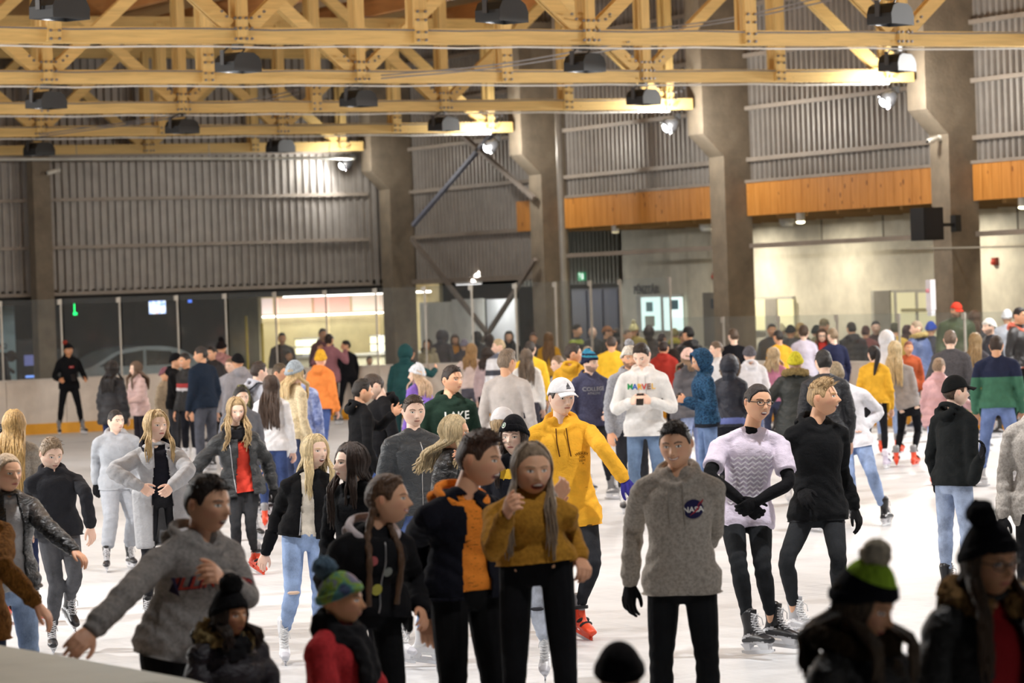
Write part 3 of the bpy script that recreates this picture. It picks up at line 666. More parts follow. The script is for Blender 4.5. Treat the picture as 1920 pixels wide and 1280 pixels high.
    if ukind == 'tee':
        if uo.get('under'):
            m = MB()
            for S in 'LR': arm(m, S, .003, 1.06)
            m.tube([nk-ax*.06, nk+ax*.012], [.072*g, .066*g], l, 14)
            sub('undershirt', bake(m, gv*.9, 2), fabric(uo['under'], 'knit'))
        m_ = J.el; slv = 0
        keep = {S: J.el[S].copy() for S in 'LR'}
        for S in 'LR': J.el[S] = J.sh[S]+(J.el[S]-J.sh[S])*.72
        gar = garment(gname, ucol, o_, hem, 0, ukind, mt, hd, opened)
        D.objects.remove(gar)
        m = MB(); torso(m, o_, hem, taper=.006); trap(m, o_)
        for S in 'LR': m.tube([J.sh[S]+ax*.0, (J.sh[S]+J.el[S])/2, J.el[S]], [.052*g+o_, .056*g+o_, .060*g+o_], f, 12, 2, cap=False)
        for S in 'LR': kd_ = J.kn[S]-J.hp[S]; m.tube([J.hp[S]+up_*.03, J.hp[S]+kd_*.26], [.092*g+o_, .090*g+o_], l, 12)
        collar(m, .07, .012, .010); me = bake(m, gv, 3, .016, _wt)
        V, Fc = arr(me); vq = (V-pel)@ax; hl_ = hem*np.linalg.norm(nk-pel)+.012*np.sin(((V-pel)@l)*22); V = V+np.where(vq < hl_, hl_-vq, 0)[:, None]*ax; D.meshes.remove(me); q_ = MB(); q_.add(V, Fc); me = q_.mesh('t')
        J.el.update(keep); gar = sub(gname, me, mt)
    else:
        gar = garment(gname, ucol, o_, hem, slv, ukind, mt, hd, opened, wide=uo.get('wide', .0 if hem > -.3 else .03), quilt=uo.get('quilt', .105 if ukind == 'puffer' else 0))
    if uo.get('fur'):
        m = MB(); off = o_
        if hat and hat[0] == 'hoodup':
            pass
        else:
            c = nk+ax*.02-f*.03; a = np.linspace(-.35*math.pi, 1.35*math.pi, 16)
            ring = [c+l*math.cos(-t+math.pi)*(.125*g)+f*(-math.sin(t)*.115*g+.01)+up_*(.015+.03*math.sin(t)) for t in a]
            for i in range(15): m.tube([ring[i], ring[i+1]], [.042, .042], up_, 8)
        sub('fur_collar', bake(m, .012, 1, .05, _ft), fabric(uo['fur'], 'fur'))
    if uo.get('strings') and lod < 2:
        m = MB()
        for sg in (-1, 1):
            a_ = nk+fd*(.098*g+o_*.6)+l*sg*.035*g-ax*.03
            m.tube([a_, a_-ax*.10+fd*.028+l*sg*.004, a_-ax*.20+fd*.034+l*sg*(.012 if sg > 0 else -.004)], .0042, l, 6, 2)
        sub('drawstring', m.mesh('s'), fabric(uo['strings']))
    if uo.get('zip') and lod < 2:
        L_ = np.linalg.norm(nk-pel); bv = BVHTree.FromPolygons(*[ [Vector(q) for q in arr(gar.data)[0]], arr(gar.data)[1] ]); pts = []
        for t in np.linspace(hem+.05, .93, 22):
            o2 = spine(t)+l*uo['zip'][1]+fd*.6; h_ = bv.ray_cast(Vector(o2), Vector(-fd))
            if h_[0] is not None: pts.append(np.array(h_[0])+fd*.003)
        if len(pts) > 3:
            m = MB(); m.tube(pts, .004, l, 6); sub('zip', m.mesh('z'), plain(uo['zip'][0], .35, .6))
    # ---- trousers ------------------------------------------------------------
    bk, bc = bot[0], bot[1]; bo = bot[2] if len(bot) > 2 else {}
    off = {'skinny': .004, 'slim': .010, 'loose': .024, 'leggings': .001}[bk]; end = bo.get('end', .76 if sk != 'shoe' else .97)
    m = MB()
    hipw = (.150 if fem else .142)*g
    m.tube([spine(-.10)-up_*.02, spine(0), spine(.17), spine(.24)], [(hipw*.80+off, .094*g+off), (hipw+off, .106*g+off), (hipw*.93+off, .096*g+off), (hipw*.84+off, .088*g+off)], l, 18, 2)
    for S in 'LR': leg(m, S, off, end, hem=.012 if bk == 'loose' else 0)
    me = bake(m, gv, 3); V, Fc = arr(me); Nn = np.zeros(len(V)*3); me.vertices.foreach_get('normal', Nn); Nn = Nn.reshape(-1, 3); D.meshes.remove(me)
    fold = np.zeros(len(V))
    for S in 'LR':
        ad = (J.an[S]-J.hp[S]); ad = ad/np.linalg.norm(ad)
        for Jt, rad, fq, a_ in ((J.kn[S], .12, 80, .7), (J.an[S]-ad*.08, .11, 100, 1.0), (J.hp[S], .13, 60, .5)):
            dd = np.linalg.norm(V-Jt, axis=1); fold += a_*np.exp(-(dd/rad)**2)*np.sin(((V-Jt)@ad)*fq+((V-Jt)@l)*25)
    V = V+Nn*(fold*(.0022 if bk == 'leggings' else .0045))[:, None]
    mb = MB(); mb.add(V, Fc); me = mb.mesh('trousers')
    fabk = bo.get('fab', 'denim' if bk != 'leggings' else 'knit'); mats = [fabric(bc, fabk)]
    sub({'leggings': 'leggings'}.get(bk, 'jeans' if fabk == 'denim' else 'trousers'), me, mats)
    if bo.get('rip'):
        m = MB()
        for S in bo['rip']: 
            kn = J.kn[S]; fo = f; m.ball(kn+fo*.052*g, (.045, .016, .014), 10, 0, np.stack([l, f, up_], 1))
        sub('knee_rip', m.mesh('r'), plain(bo.get('ripc', '#c98f70'), .7))
    # ---- skates ------------------------------------------------------------
    if sk:
        bm_, bl_, lm_ = skate_mesh(sk)
        for S in 'LR':
            sg = 1 if S == 'L' else -1; an = J.an[S]; kn = J.kn[S]
            toe = (extra or {}).get('toe'+S) if isinstance(extra, dict) else None
            ty = math.radians(toe) if toe is not None else ps+sg*.16; tf = np3(math.sin(ty), -math.cos(ty), 0)
            tilt = .0
            lift = an[2]-ft
            if lift > .03: sh_ = (kn-an)/np.linalg.norm(kn-an); tilt = max(-.9, min(.9, .55*(sh_@tf)))
            yv = tf*math.cos(tilt)-up_*math.sin(tilt); zv = up_*math.cos(tilt)+tf*math.sin(tilt); xv = np.cross(yv, zv)
            M4 = Matrix([list(np.append(r, 0)) for r in np.stack([xv, yv, zv], 1)]+[[0, 0, 0, 1]]); pos = an-zv*(.15 if skh else .08)+yv*.035
            if lift <= .03: pos[2] = 0.0
            M4.translation = Vector(pos); sc_ = T/1.75 if T < 1.75 else 1.0
            o = link(D.objects.new('ice_skate' if sk != 'shoe' else 'shoe', bm_), root); o.matrix_local = M4@Matrix.Scale(max(.8, sc_), 4)
            if bl_: link(D.objects.new('blade', bl_), o)
            if s > 110: link(D.objects.new('laces' if sk not in ('red', 'clear') else 'strap', lm_), o)
    # ---- hair ------------------------------------------------------------
    hk = hair[0] if hair else None; hc_ = hair[1] if hair else None; ho = hair[2] if hair and len(hair) > 2 else {}
    hidden = hat and hat[0] in ('hoodup',)
    covered = hat and hat[0] in ('beanie', 'cap', 'helmet')
    if hk and not (hidden and hk == 'short'):
        B = MB(); zl = zline(A, ho.get('front', .60 if hk != 'buzz' else .55), .18, -.50 if hk in ('short', 'buzz', 'quiff', 'curly') else -.8, -.02 if hk != 'long' else .1)
        if hk in ('short', 'quiff', 'curly', 'buzz'):
            U_ = U; Zn = U_[..., 2]; e = sm((Zn-zl)/.14)
            th = {'short': .10, 'quiff': .10, 'curly': .17, 'buzz': .035}[hk]+0*Zn
            tp = sm((Zn-.45)/.35); side = .035 if hk != 'curly' else .09
            th = side+(th-side)*tp
            if hk == 'quiff': th = th+.16*tp*sm((np.cos(A)*np.cos(E))*1.3+.35)
            if covered: th = np.minimum(th, .045)
            nz = hn(U_, 2.2)*.5+hn(U_[..., ::-1], 5)*.5
            th = th*(1+.25*nz*tp)
            dirn = U_/np.linalg.norm(U_, axis=-1, keepdims=True); Hs = U_+dirn*(th*e-.012*(1-e))[..., None]
            keep = Zn > zl-.06; B.add(toH(Hs.reshape(-1, 3)), grid_faces(na, ne, keep))
            if lod < 2 and not covered and hk != 'buzz':
                nt = (240 if lod == 0 else 90); 
                for _ in range(nt):
                    a = rng.uniform(-math.pi, math.pi); e_ = rng.uniform(.55, 1.5); p = head_surf(np.array(a), np.array(e_))
                    if p[2] < .5: continue
                    th0 = .09+(.16*max(0, math.cos(a)*math.cos(e_)*1.3+.35) if hk == 'quiff' else 0)+(.07 if hk == 'curly' else 0)
                    n_ = p/np.linalg.norm(p); q = p+n_*th0*.75
                    fwd = np3(rng.uniform(-.4, .4)*(2 if hk == 'curly' else 1), rng.uniform(.2, 1.0) if hk != 'curly' else rng.uniform(-1, 1), 0); Ln = rng.uniform(.12, .26)
                    r = rng.uniform(.018, .032); sgm = [q-n_*.05, q+(n_*.35+fwd*.5)*Ln*.5, q+(n_*(.55 if hk == 'quiff' else .25)+fwd)*Ln]
                    B.add(*(lambda t: (toH(t[0]), t[1]))(tube(sgm, [r, r*.8, r*.2], (1, 0, 0), 5, 1)))
        else:
            # long hair: cap plus hanging locks
            Zn = U[..., 2]; e = sm((Zn-zl)/.12); dirn = U/np.linalg.norm(U, axis=-1, keepdims=True)
            th = .085 if not covered else .04
            if ho.get('tight'): th = .05
            Hs = U+dirn*((th*(1+.15*hn(U, 3)))*e-.012*(1-e))[..., None]; B.add(toH(Hs.reshape(-1, 3)), grid_faces(na, ne, Zn > zl-.05))
            Ln = ho.get('len', .30)
            if hk == 'long':
                n_l = (130, 70, 40)[lod]
                for i in range(n_l):
                    sgn = 1 if i % 2 else -1; a0 = ho.get('amin', 52); a = math.radians(a0+(182-a0)*((i//2+rng.uniform(0, .9))/(n_l/2)))*sgn
                    pts = []
                    for e_ in (1.25, .85, .42, .02, -.32):
                        aa = a*(1 if e_ < .9 else .9); p = head_surf(np.array(aa), np.array(e_)); n_ = p/np.linalg.norm(p); pts.append(toH(p+n_*(th+.01+rng.uniform(0, .03))*(1 if not (covered and e_ > .3) else .3)))
                    front = abs(a) < math.radians(ho.get('split', 92)); last = pts[-1]
                    q = last-nk; uu = q@l; 
                    L_ = Ln*rng.uniform(.75, 1.08); wv = ho.get('wave', .006); ph = rng.uniform(0, 6)
                    side = np.sign(uu) if abs(uu) > .01 else sgn*-1
                    ut = uu*rng.uniform(.85, 1.25)+side*(.012); back = .118*g+o_*.9
                    tgt = nk+l*ut+(fd*(.112*g+o_*.9) if front else -fd*back)
                    nseg = 5
                    for j in range(1, nseg+1):
                        t = j/nseg; z_ = last[2]-(L_)*t
                        hx = last*(1-sm(t*2.2))+tgt*sm(t*2.2); hx = hx+ (l*math.sin(ph+t*9)*wv+f*math.cos(ph+t*8)*wv*.6)
                        if ho.get('wind'): hx = hx+np3(*ho['wind'])*t*t*rng.uniform(.5, 1.2)
                        pts.append(np3(hx[0], hx[1], z_))
                    r = rng.uniform(.009, .014)*(1 if lod == 0 else 1.35); R = [(r, r*.45)]*5+[(r, r*.5), (r, r*.5), (r*.9, r*.45), (r*.7, r*.4), (r*.25, r*.2)]
                    R = R[:len(pts)]; tv, tf_ = tube(pts, R, l if abs(math.sin(a)) < .8 else f, 5 if lod else 6, 2); B.add(tv, tf_)
            elif hk == 'pony':
                p0 = toH(np3(0, -.86, ho.get('z', .25))); m2 = MB(); b = -hf
                pts = [p0, p0+b*.05+up_*.02, p0+b*.075-up_*.05, p0+b*.07-up_*Ln*.5+l*ho.get('dx', 0)*.5, p0+b*.05-up_*Ln+l*ho.get('dx', 0)]
                B.tube(pts, [.020, .028, .032, .030, .008], l, 10, 3)
            elif hk == 'bun':
                B.ball(toH(np3(0, -.95, .35)), (.042, .042, .040), 12)
            elif hk == 'braids':
                for sg in (-1, 1):
                    p0 = toH(np3(sg*.55, -.45, -.30)); p1 = nk+l*(-sg)*.065*g+fd*.075*g+ax*.02; p2 = nk+l*(-sg)*.085*g+fd*(.125*g+o_)-ax*.10; p3 = nk+l*(-sg)*.075*g+fd*(.14*g+o_)-ax*Ln
                    pth = catmull(np.array([p0+up_*.03, p0, p1, p2, p3]), 12); n_ = len(pth); t = np.arange(n_)
                    tv, tf_ = tube(pth, np.stack([.015+.006*np.abs(np.sin(t*.55)), .013+.004*np.abs(np.sin(t*.55))], 1)*(1.1-.35*t/n_)[:, None], l, 10, 1); B.add(tv, tf_)
                    pp = toH(np.stack([np.full(10, sg*.3)+.25*sg*np.sin(np.linspace(0, 3, 10)), np.linspace(.45, -.5, 10), .85-.9*np.linspace(0, 1, 10)**1.6], 1)); 
                    B.tube(pp, .014, l, 8, 2)
        bh = B.mesh('hair')
        sub('hair', bh, hairmat(hc_))
    # ---- headwear ------------------------------------------------------------
    if hat:
        kd, hcol = hat[0], hat[1]; hx = hat[2] if len(hat) > 2 else {}; dirn = U/np.linalg.norm(U, axis=-1, keepdims=True); Zn = U[..., 2]
        if kd in ('beanie', 'helmet'):
            a = np.abs(A); line = np.interp(a, [0, .8, 1.4, 2.2, 3.2], [hx.get('front', .40), .36, .10, -.15, -.25]); e = sm((Zn-line)/.05)
            tall_ = hx.get('tall', .18); th = .10+tall_*sm((Zn-.3)/.8)**2; band = (Zn-line < .26) & (Zn > line-.02)
            th = th+np.where(band, .055, 0)
            if hx.get('slouch'): th = th+hx['slouch']*sm(-np.cos(A)*1.2+.1)*sm((Zn-.2)/.8)
            S_ = (U+dirn*(th*(.35+.65*e))[..., None]).reshape(-1, 3); keep = Zn > line-.03; B = MB(); Fg = grid_faces(na, ne, keep); B.add(toH(S_), Fg); me = B.mesh('hat')
            me = bake(me, None, 1, 0, solid=.006); mats = [fabric(hcol, hx.get('fab', 'rib' if kd == 'beanie' else 'nylon'))]
            if hx.get('bands'):
                V, Fc = arr(me); zz = (((V-hc)@HM)/hh)[:, 2]; mi = np.zeros(len(Fc), int); fz = np.array([zz[list(q)].mean() for q in Fc])
                for bi, (a_, b_, cc_) in enumerate(hx['bands']): mi[(fz > a_) & (fz < b_)] = bi+1; mats.append(fabric(cc_, 'rib'))
                me.polygons.foreach_set('material_index', mi.tolist())
            ht = sub('beanie' if kd == 'beanie' else 'helmet', me, mats)
            if hx.get('pom'):
                m = MB(); m.ball(toH(np3(hx.get('px', 0), hx.get('py', -.15), 1.0+tall_+.22)), (.050, .050, .046), 24); sub('pompom', bake(m, None, 0, .03, _ft), fabric(hx['pom'], 'fur'), None, ht)
            if hx.get('badge'):
                m = MB(); t = np.linspace(0, 2*math.pi, 20)[:-1]
                for r_, mi_, oo in ((.15, 0, .0), (.11, 1, .012), (.05, 0, .02)):
                    cx = hx['badge'][1]; pa = cx+t*0; vv = []
                    for q in t:
                        uu_ = head_surf(np.array(cx+math.cos(q)*r_*1.25), np.array(.62+math.sin(q)*r_)); n_ = uu_/np.linalg.norm(uu_); vv.append(uu_+n_*(.235+oo))
                    m.add(toH(np.array(vv)), [tuple(range(len(t)))], mi_)
                sub('badge', m.mesh('b'), [plain('#e8e8e6', .6), plain(hx['badge'][0], .6)], None, ht)
        elif kd == 'cap':
            ts = hx.get('turn', 0.)
            line = .34-.06*np.cos(A)*-1*0; line = np.where(np.cos(A) > 0, .36, .36+.34*np.cos(A)); e = sm((Zn-line)/.05)
            th = .11+.10*sm((Zn-.3)/.7); S_ = (U+dirn*(th*(.5+.5*e))[..., None]).reshape(-1, 3); B = MB(); B.add(toH(S_), grid_faces(na, ne, Zn > line-.03))
            me = bake(B.mesh('c'), None, 1, 0, solid=.005); ht = sub('cap', me, fabric(hcol, 'knit'))
            br = MB(); nb = 17; ab = np.linspace(-.80, .80, nb); top_ = []; Fb = []
            for r_ in np.linspace(0, 1, 6):
                for a_ in ab:
                    p = np3(math.sin(a_)*(.74+.02*r_), math.cos(a_)*.88+.05+r_*.62*math.cos(a_*1.0), .40-.12*r_-.16*(a_/.8)**2*(.5+.5*r_)); top_.append(p)
            top_ = np.array(top_)
            for i in range(5):
                for j in range(nb-1): Fb.append((i*nb+j, i*nb+j+1, (i+1)*nb+j+1, (i+1)*nb+j))
            br.add(toH(top_), Fb); sub('brim', bake(br.mesh('b'), None, 0, 0, solid=.007), fabric(hcol, 'knit'), None, ht)
            if hx.get('logo'):
                m = MB()
                for i, (w0, h0) in enumerate(((.0, .10), (.10, .17), (.20, .24))):
                    vv = []
                    for dx_, dz_ in ((w0-.15, 0), (w0-.07, 0), (w0-.07+.03-h0*.4, h0), (w0-.15+.03-h0*.4+.02, h0)):
                        uu_ = head_surf(np.array(-dx_*1.1+hx.get('la', 0)), np.array(.60+dz_)); n_ = uu_/np.linalg.norm(uu_); vv.append(uu_+n_*(.215+.06*dz_))
                    m.add(toH(np.array(vv)), [(0, 1, 2, 3)])
                vv = []
                for dx_, dz_ in ((-.17, -.07), (.19, -.07), (.19, -.03), (-.17, -.03)):
                    uu_ = head_surf(np.array(-dx_*1.1+hx.get('la', 0)), np.array(.60+dz_)); n_ = uu_/np.linalg.norm(uu_); vv.append(uu_+n_*.205)
                m.add(toH(np.array(vv)), [(0, 1, 2, 3)])
                sub('logo', m.mesh('l'), plain(hx['logo'], .7), None, ht)
        elif kd == 'hoodup':
            cf = np.cos(A)*np.cos(E); opn = math.cos(math.radians(hx.get('open', 50))); ang = cf*math.cos(.12)+np.sin(E)*-math.sin(.12)
            keep = ang < opn; th = .20+.16*sm(-cf)+.10*sm((opn-ang < .12)*1.0)+.04*hn(U, 2)
            S_ = (U*np3(1.02, 1.0, 1.0)+dirn*th[..., None]).reshape(-1, 3); B = MB(); B.add(toH(S_), grid_faces(na, ne, keep)); me = bake(B.mesh('h'), None, 2, 0, solid=.016)
            V, Fc = arr(me); D.meshes.remove(me); m = MB(); m.add(V, Fc); m.tube([nk-ax*.02, hc-uz*hh*.7-hf*hh*.55], [(.10*g, .085*g), (.085*g, .07*g)], l, 16); ht = sub('hood', m.mesh('hood'), mt)
            if hx.get('fur'):
                m = MB(); t = np.linspace(0, 2*math.pi, 25)[:-1]; ring = []
                for q in t:
                    p = np3(math.sin(q)*.86, .46-.2*abs(math.cos(q)), math.cos(q)*1.12-.10); ring.append(p)
                for i in range(24): m.tube(toH(np.array([ring[i], ring[(i+1) % 24]])), [.030, .030], f, 8)
                sub('fur_trim', bake(m, .011, 1, .04, _ft), fabric(hx['fur'], 'fur'), None, ht)
    if specs:
        m = MB()
        for sg in (-1, 1):
            t = np.linspace(0, 2*math.pi, 17); m.tube(toH(np.stack([sg*.28+.19*np.cos(t), np.full(17, .90)-.10*np.abs(np.cos(t))*(sg*np.cos(t) > 0), .03+.135*np.sin(t)], 1)), .0026 if s > 200 else .0035, (0, 0, 1), 6, cap=False)
            m.tube(toH(np.array([(sg*.47, .80, .07), (sg*.66, .45, .08), (sg*.74, -.05, .10)])), .0028, (0, 0, 1), 6)
        m.tube(toH(np.array([(-.09, .90, .06), (0, .93, .08), (.09, .90, .06)])), .003, (0, 0, 1), 6)
        sub('glasses', m.mesh('g'), plain('#141416', .3))
    if scarf:
        m = MB(); t = np.linspace(0, 2*math.pi, 18)
        for r_, z_, w_ in ((.088, .035, .036), (.100, -.012, .040)):
            for i in range(17):
                pa = [nk+l*math.cos(q)*r_*g+f*(math.sin(q)*r_*g+.008)+up_*(z_-.035*math.sin(q)) for q in (t[i], t[i+1])]; m.tube(pa, [w_, w_], up_, 8)
        if scarf[1:] and scarf[1]:
            m.tube([nk+fd*.12*g-ax*.02, nk+fd*(.14*g+o_)-ax*.13, nk+fd*(.135*g+o_)-ax*scarf[1]], [(.075, .03), (.08, .028), (.06, .02)], l, 12, 2)
        sub('scarf', bake(m, .010, 2, .03, _qt), fabric(scarf[0], 'knit'))
    # ---- prints ------------------------------------------------------------
    if text:
        Vg, Fg = arr(gar.data); bv = BVHTree.FromPolygons([Vector(q) for q in Vg], Fg)
        for tx in text:
            if tx[0] == 'text': _, body_, size, u0, v0, colr, arch = tx; V2, F2 = textmesh(body_, size, 0, .022*size)
            elif tx[0] == 'disc':
                _, r_, u0, v0, colr = tx; q = np.linspace(0, 2*math.pi, 40)[:-1]; V2 = [(0, 0, 0)]; F2 = []
                for k_ in (.33, .66, 1): V2 += [(r_*k_*math.cos(t), r_*k_*math.sin(t), 0) for t in q]
                n_ = len(q); F2 = [(0, 1+i, 1+(i+1) % n_) for i in range(n_)]+[(1+n_*k_+i, 1+n_*(k_+1)+i, 1+n_*(k_+1)+(i+1) % n_, 1+n_*k_+(i+1) % n_) for k_ in (0, 1) for i in range(n_)]; V2 = np.array(V2); arch = 0
            elif tx[0] == 'poly':
                _, pts, u0, v0, colr = tx; V2 = []; F2 = []
                for pl in pts:
                    b0 = len(V2); V2 += [(a_, b_, 0) for a_, b_ in pl]; F2.append(tuple(range(b0, b0+len(pl))))
                V2 = np.array(V2, float); arch = 0
            back = tx[0] == 'text' and isinstance(arch, str); sgn = -1 if back else 1
            if back: arch = 0
            out = []; lift_ = .006+.002*text.index(tx); okk = True
            for p in V2:
                o2 = pel+ax*(v0+p[1]-arch*(p[0]**2))+l*(u0+p[0])*sgn; h_ = bv.ray_cast(Vector(o2), Vector(fd*sgn))
                q_ = np.array(h_[0]) if h_[0] is not None and (np.array(h_[0])-o2)@fd*sgn < .26 else o2+fd*.15*sgn
                out.append(q_+fd*sgn*lift_)
            m = MB(); m.add(np.array(out), F2); me = m.mesh('print'); me.materials.append(fabric(colr)); o = link(D.objects.new('print', me), gar)
    J.root = root; J.pel = pel; J.nk = nk; J.l = l; J.f = f; J.ax = ax; J.hc = hc; J.s = s; J.O = O; J.g = g; J.fd = fd; J.hf = hf; J.gar = gar; J.o = o_; J.sub = sub; J.toH = toH
    PEOPLE.append(J)
    return J
# ================================================================== the hall
COLY = [18.6, 26.35, 34.1, 41.85, 49.6, 57.35, 65.1, 72.85]
def wood(c, ax=0, name='wood', rough=.6):
    key = ('wood', c, ax)
    if key not in _m:
        m, N, L, B = nm(name); col = lin(c); sc_ = [14, 14, 14]; sc_[ax] = .7
        f = noise(N, L, tex(N, L, scale=tuple(sc_)), 1.6, 5, .6, .8); k = noise(N, L, tex(N, L), 1.1, 2)
        kn = N.new('ShaderNodeTexVoronoi'); kn.inputs['Scale'].default_value = 1.9; L.new(tex(N, L, scale=tuple(2.2 if i != ax else .8 for i in range(3))), kn.inputs['Vector'])
        dark = N.new('ShaderNodeMath'); dark.operation = 'LESS_THAN'; L.new(kn.outputs['Distance'], dark.inputs[0]); dark.inputs[1].default_value = .045
        base = ramp(N, L, f, [(.3, vary(col, .80)), (.55, col), (.8, vary(col, 1.12))])
        mx = N.new('ShaderNodeMix'); mx.data_type = 'RGBA'; L.new(dark.outputs[0], mx.inputs[0]); L.new(base, mx.inputs[6]); mx.inputs[7].default_value = vary(col, .35)
        L.new(mx.outputs[2], B.inputs['Base Color']); B.inputs['Roughness'].default_value = rough; _m[key] = m
    return _m[key]
WX = wood('#dcbb78', 0); WZ = wood('#dcbb78', 2); WDARK = wood('#b5723a', 0)
CONC, N_, L_, B_ = nm('concrete'); v_ = tex(N_, L_); f_ = noise(N_, L_, v_, 1.6, 6, .65)
L_.new(ramp(N_, L_, f_, [(.3, '#6f6456'), (.6, '#8a7d6b'), (.8, '#9c907e')]), B_.inputs['Base Color']); B_.inputs['Roughness'].default_value = .85; bump(N_, L_, B_, noise(N_, L_, v_, 18, 4), .3, .02)
METAL = plain('#9c9690', .45, .35, 'corrugated_metal'); RAIL = plain('#9a8f84', .5, .2, 'rail_metal'); DARK = plain('#1b1a1a', .6); STEEL = plain('#8e8e90', .35, .8)
# ---- ice
ICE, N_, L_, B_ = nm('ice'); v_ = tex(N_, L_)
a_ = noise(N_, L_, v_, .30, 6, .68, .8); s1 = noise(N_, L_, tex(N_, L_, scale=(1, .10, 1), rot=(0, 0, .5)), 9, 6, .75, 1.2); s2 = noise(N_, L_, tex(N_, L_, scale=(.12, 1, 1), rot=(0, 0, -.35)), 8, 6, .75, 1.4)
mm = N_.new('ShaderNodeMath'); mm.operation = 'MULTIPLY'; L_.new(s1, mm.inputs[0]); L_.new(s2, mm.inputs[1])
mc = N_.new('ShaderNodeMath'); mc.operation = 'ADD'; L_.new(mm.outputs[0], mc.inputs[0]); L_.new(a_, mc.inputs[1])
L_.new(ramp(N_, L_, mc.outputs[0], [(.44, '#8f9196'), (.56, '#b0b2b5'), (.68, '#c2c4c6'), (.9, '#d0d1d3')]), B_.inputs['Base Color'])
B_.inputs['Roughness'].default_value = .42; B_.inputs['Specular IOR Level'].default_value = .35
bump(N_, L_, B_, mm.outputs[0], .35, .01)
XL, XR, YE, YN, RAD = 4.3, 31.9, 63.0, 2.0, 6.5
def arc(cx, cy, a0, a1, n): return [(cx+RAD*math.cos(a), cy+RAD*math.sin(a)) for a in np.linspace(a0, a1, n)]
outl = [(XL, 12.0), (XL-.2, -6), (XR, -6)]+[(XR, YE-RAD)]+arc(XR-RAD, YE-RAD, 0, math.pi/2, 14)[1:]+arc(XL+RAD, YE-RAD, math.pi/2, math.pi, 14)
m = MB(); m.add([(x, y, 0) for x, y in outl], [tuple(range(len(outl)))]); struct('floor', m, ICE)
m = MB(); m.box((15, 36, -.06), (74, 104, .1)); struct('floor_lobby', m, plain('#6a6660', .7, 0, 'rubber_floor'))
# ---- dasher boards
BOARD = plain('#d6cabd', .35, 0, 'board'); KICK = plain('#e2a01c', .4, 0, 'kick'); CAPM = plain('#cfc6bb', .4)
GL, N_, L_, B_ = nm('rink_glass'); N_.remove(B_); t_ = N_.new('ShaderNodeBsdfTransparent'); t_.inputs[0].default_value = (.93, .95, .95, 1); g_ = N_.new('ShaderNodeBsdfGlossy'); g_.inputs['Roughness'].default_value = .04
d_ = N_.new('ShaderNodeBsdfDiffuse'); d_.inputs[0].default_value = (.6, .62, .62, 1); lw_ = N_.new('ShaderNodeLayerWeight'); lw_.inputs[0].default_value = .5; pw_ = N_.new('ShaderNodeMath'); pw_.operation = 'POWER'; L_.new(lw_.outputs['Facing'], pw_.inputs[0]); pw_.inputs[1].default_value = 5.; fr_ = N_.new('ShaderNodeMath'); fr_.operation = 'MULTIPLY_ADD'; L_.new(pw_.outputs[0], fr_.inputs[0]); fr_.inputs[1].default_value = .5; fr_.inputs[2].default_value = .02
m1 = N_.new('ShaderNodeMixShader'); m2 = N_.new('ShaderNodeMixShader'); m2.inputs[0].default_value = .05
L_.new(fr_.outputs[0], m1.inputs[0]); L_.new(t_.outputs[0], m1.inputs[1]); L_.new(g_.outputs[0], m1.inputs[2]); L_.new(m1.outputs[0], m2.inputs[1]); L_.new(d_.outputs[0], m2.inputs[2]); L_.new(m2.outputs[0], N_['Material Output'].inputs[0])
path = [(13.0+1.24*i, YE) for i in range(10)]+arc(XR-RAD, YE-RAD, math.pi/2, 0, 11)+[(XR, YE-RAD-1.9*i) for i in range(1, 10)]
wherE = ['by the car', 'before the lobby screen', 'in front of the bar', 'at the rounded corner', 'along the long side']
for i in range(len(path)-1):
    a, b = np3(*path[i], 0), np3(*path[i+1], 0); c = (a+b)/2; d = b-a; Ln = np.linalg.norm(d); d /= Ln; n = np3(-d[1], d[0], 0)
    if n@(np3(18, 30, 0)-c) > 0: n = -n        # n points off the ice
    R = np.stack([d, n, np3(0, 0, 1)], 1); hi = a[1] > 55.5; gz = 2.66 if hi else 1.90
    w_ = wherE[0] if c[0] < 17.5 else wherE[1] if c[0] < 21.5 else wherE[2] if c[0] < 26 else wherE[3] if c[1] > 56 else wherE[4]
    th = thing('dasher_board', 'beige rink board, yellow kick strip, %s glass, %s' % ('tall' if hi else 'low', w_), 'rink board', tuple(c), 0, '%s glass rink boards ' % ('tall' if hi else 'low')+w_)
    def part(nm_, cc, dd, mt_, bev=0):
        q = MB(); q.box(cc, dd, 0, R); return q.build(nm_, mt_, th)
    part('board_face', n*.06+np3(0, 0, .63), (Ln-.012, .10, .86), BOARD); part('kick_strip', n*.05+np3(0, 0, .105), (Ln, .12, .21), KICK); part('top_rail', n*.06+np3(0, 0, 1.075), (Ln, .14, .035), CAPM)
    part('glass_pane', n*.06+np3(0, 0, (1.09+gz)/2), (Ln-.05, .012, gz-1.09), GL)
    q = MB(); q.box(d*(Ln/2-.03)+n*.06+np3(0, 0, (1.09+gz)/2), (.035, .03, gz-1.09), 0, R); q.box(d*(Ln/2-.052)+n*.06+np3(0, 0, gz-.06), (.09, .035, .10), 0, R); q.build('glass_post', plain('#b9b4aa', .4, .3), th)
pts = [ground(-260, 1168, 1.1), ground(-60, 1203, 1.1), ground(130, 1236, 1.1), ground(340, 1275, 1.1), ground(560, 1345, 1.1)]
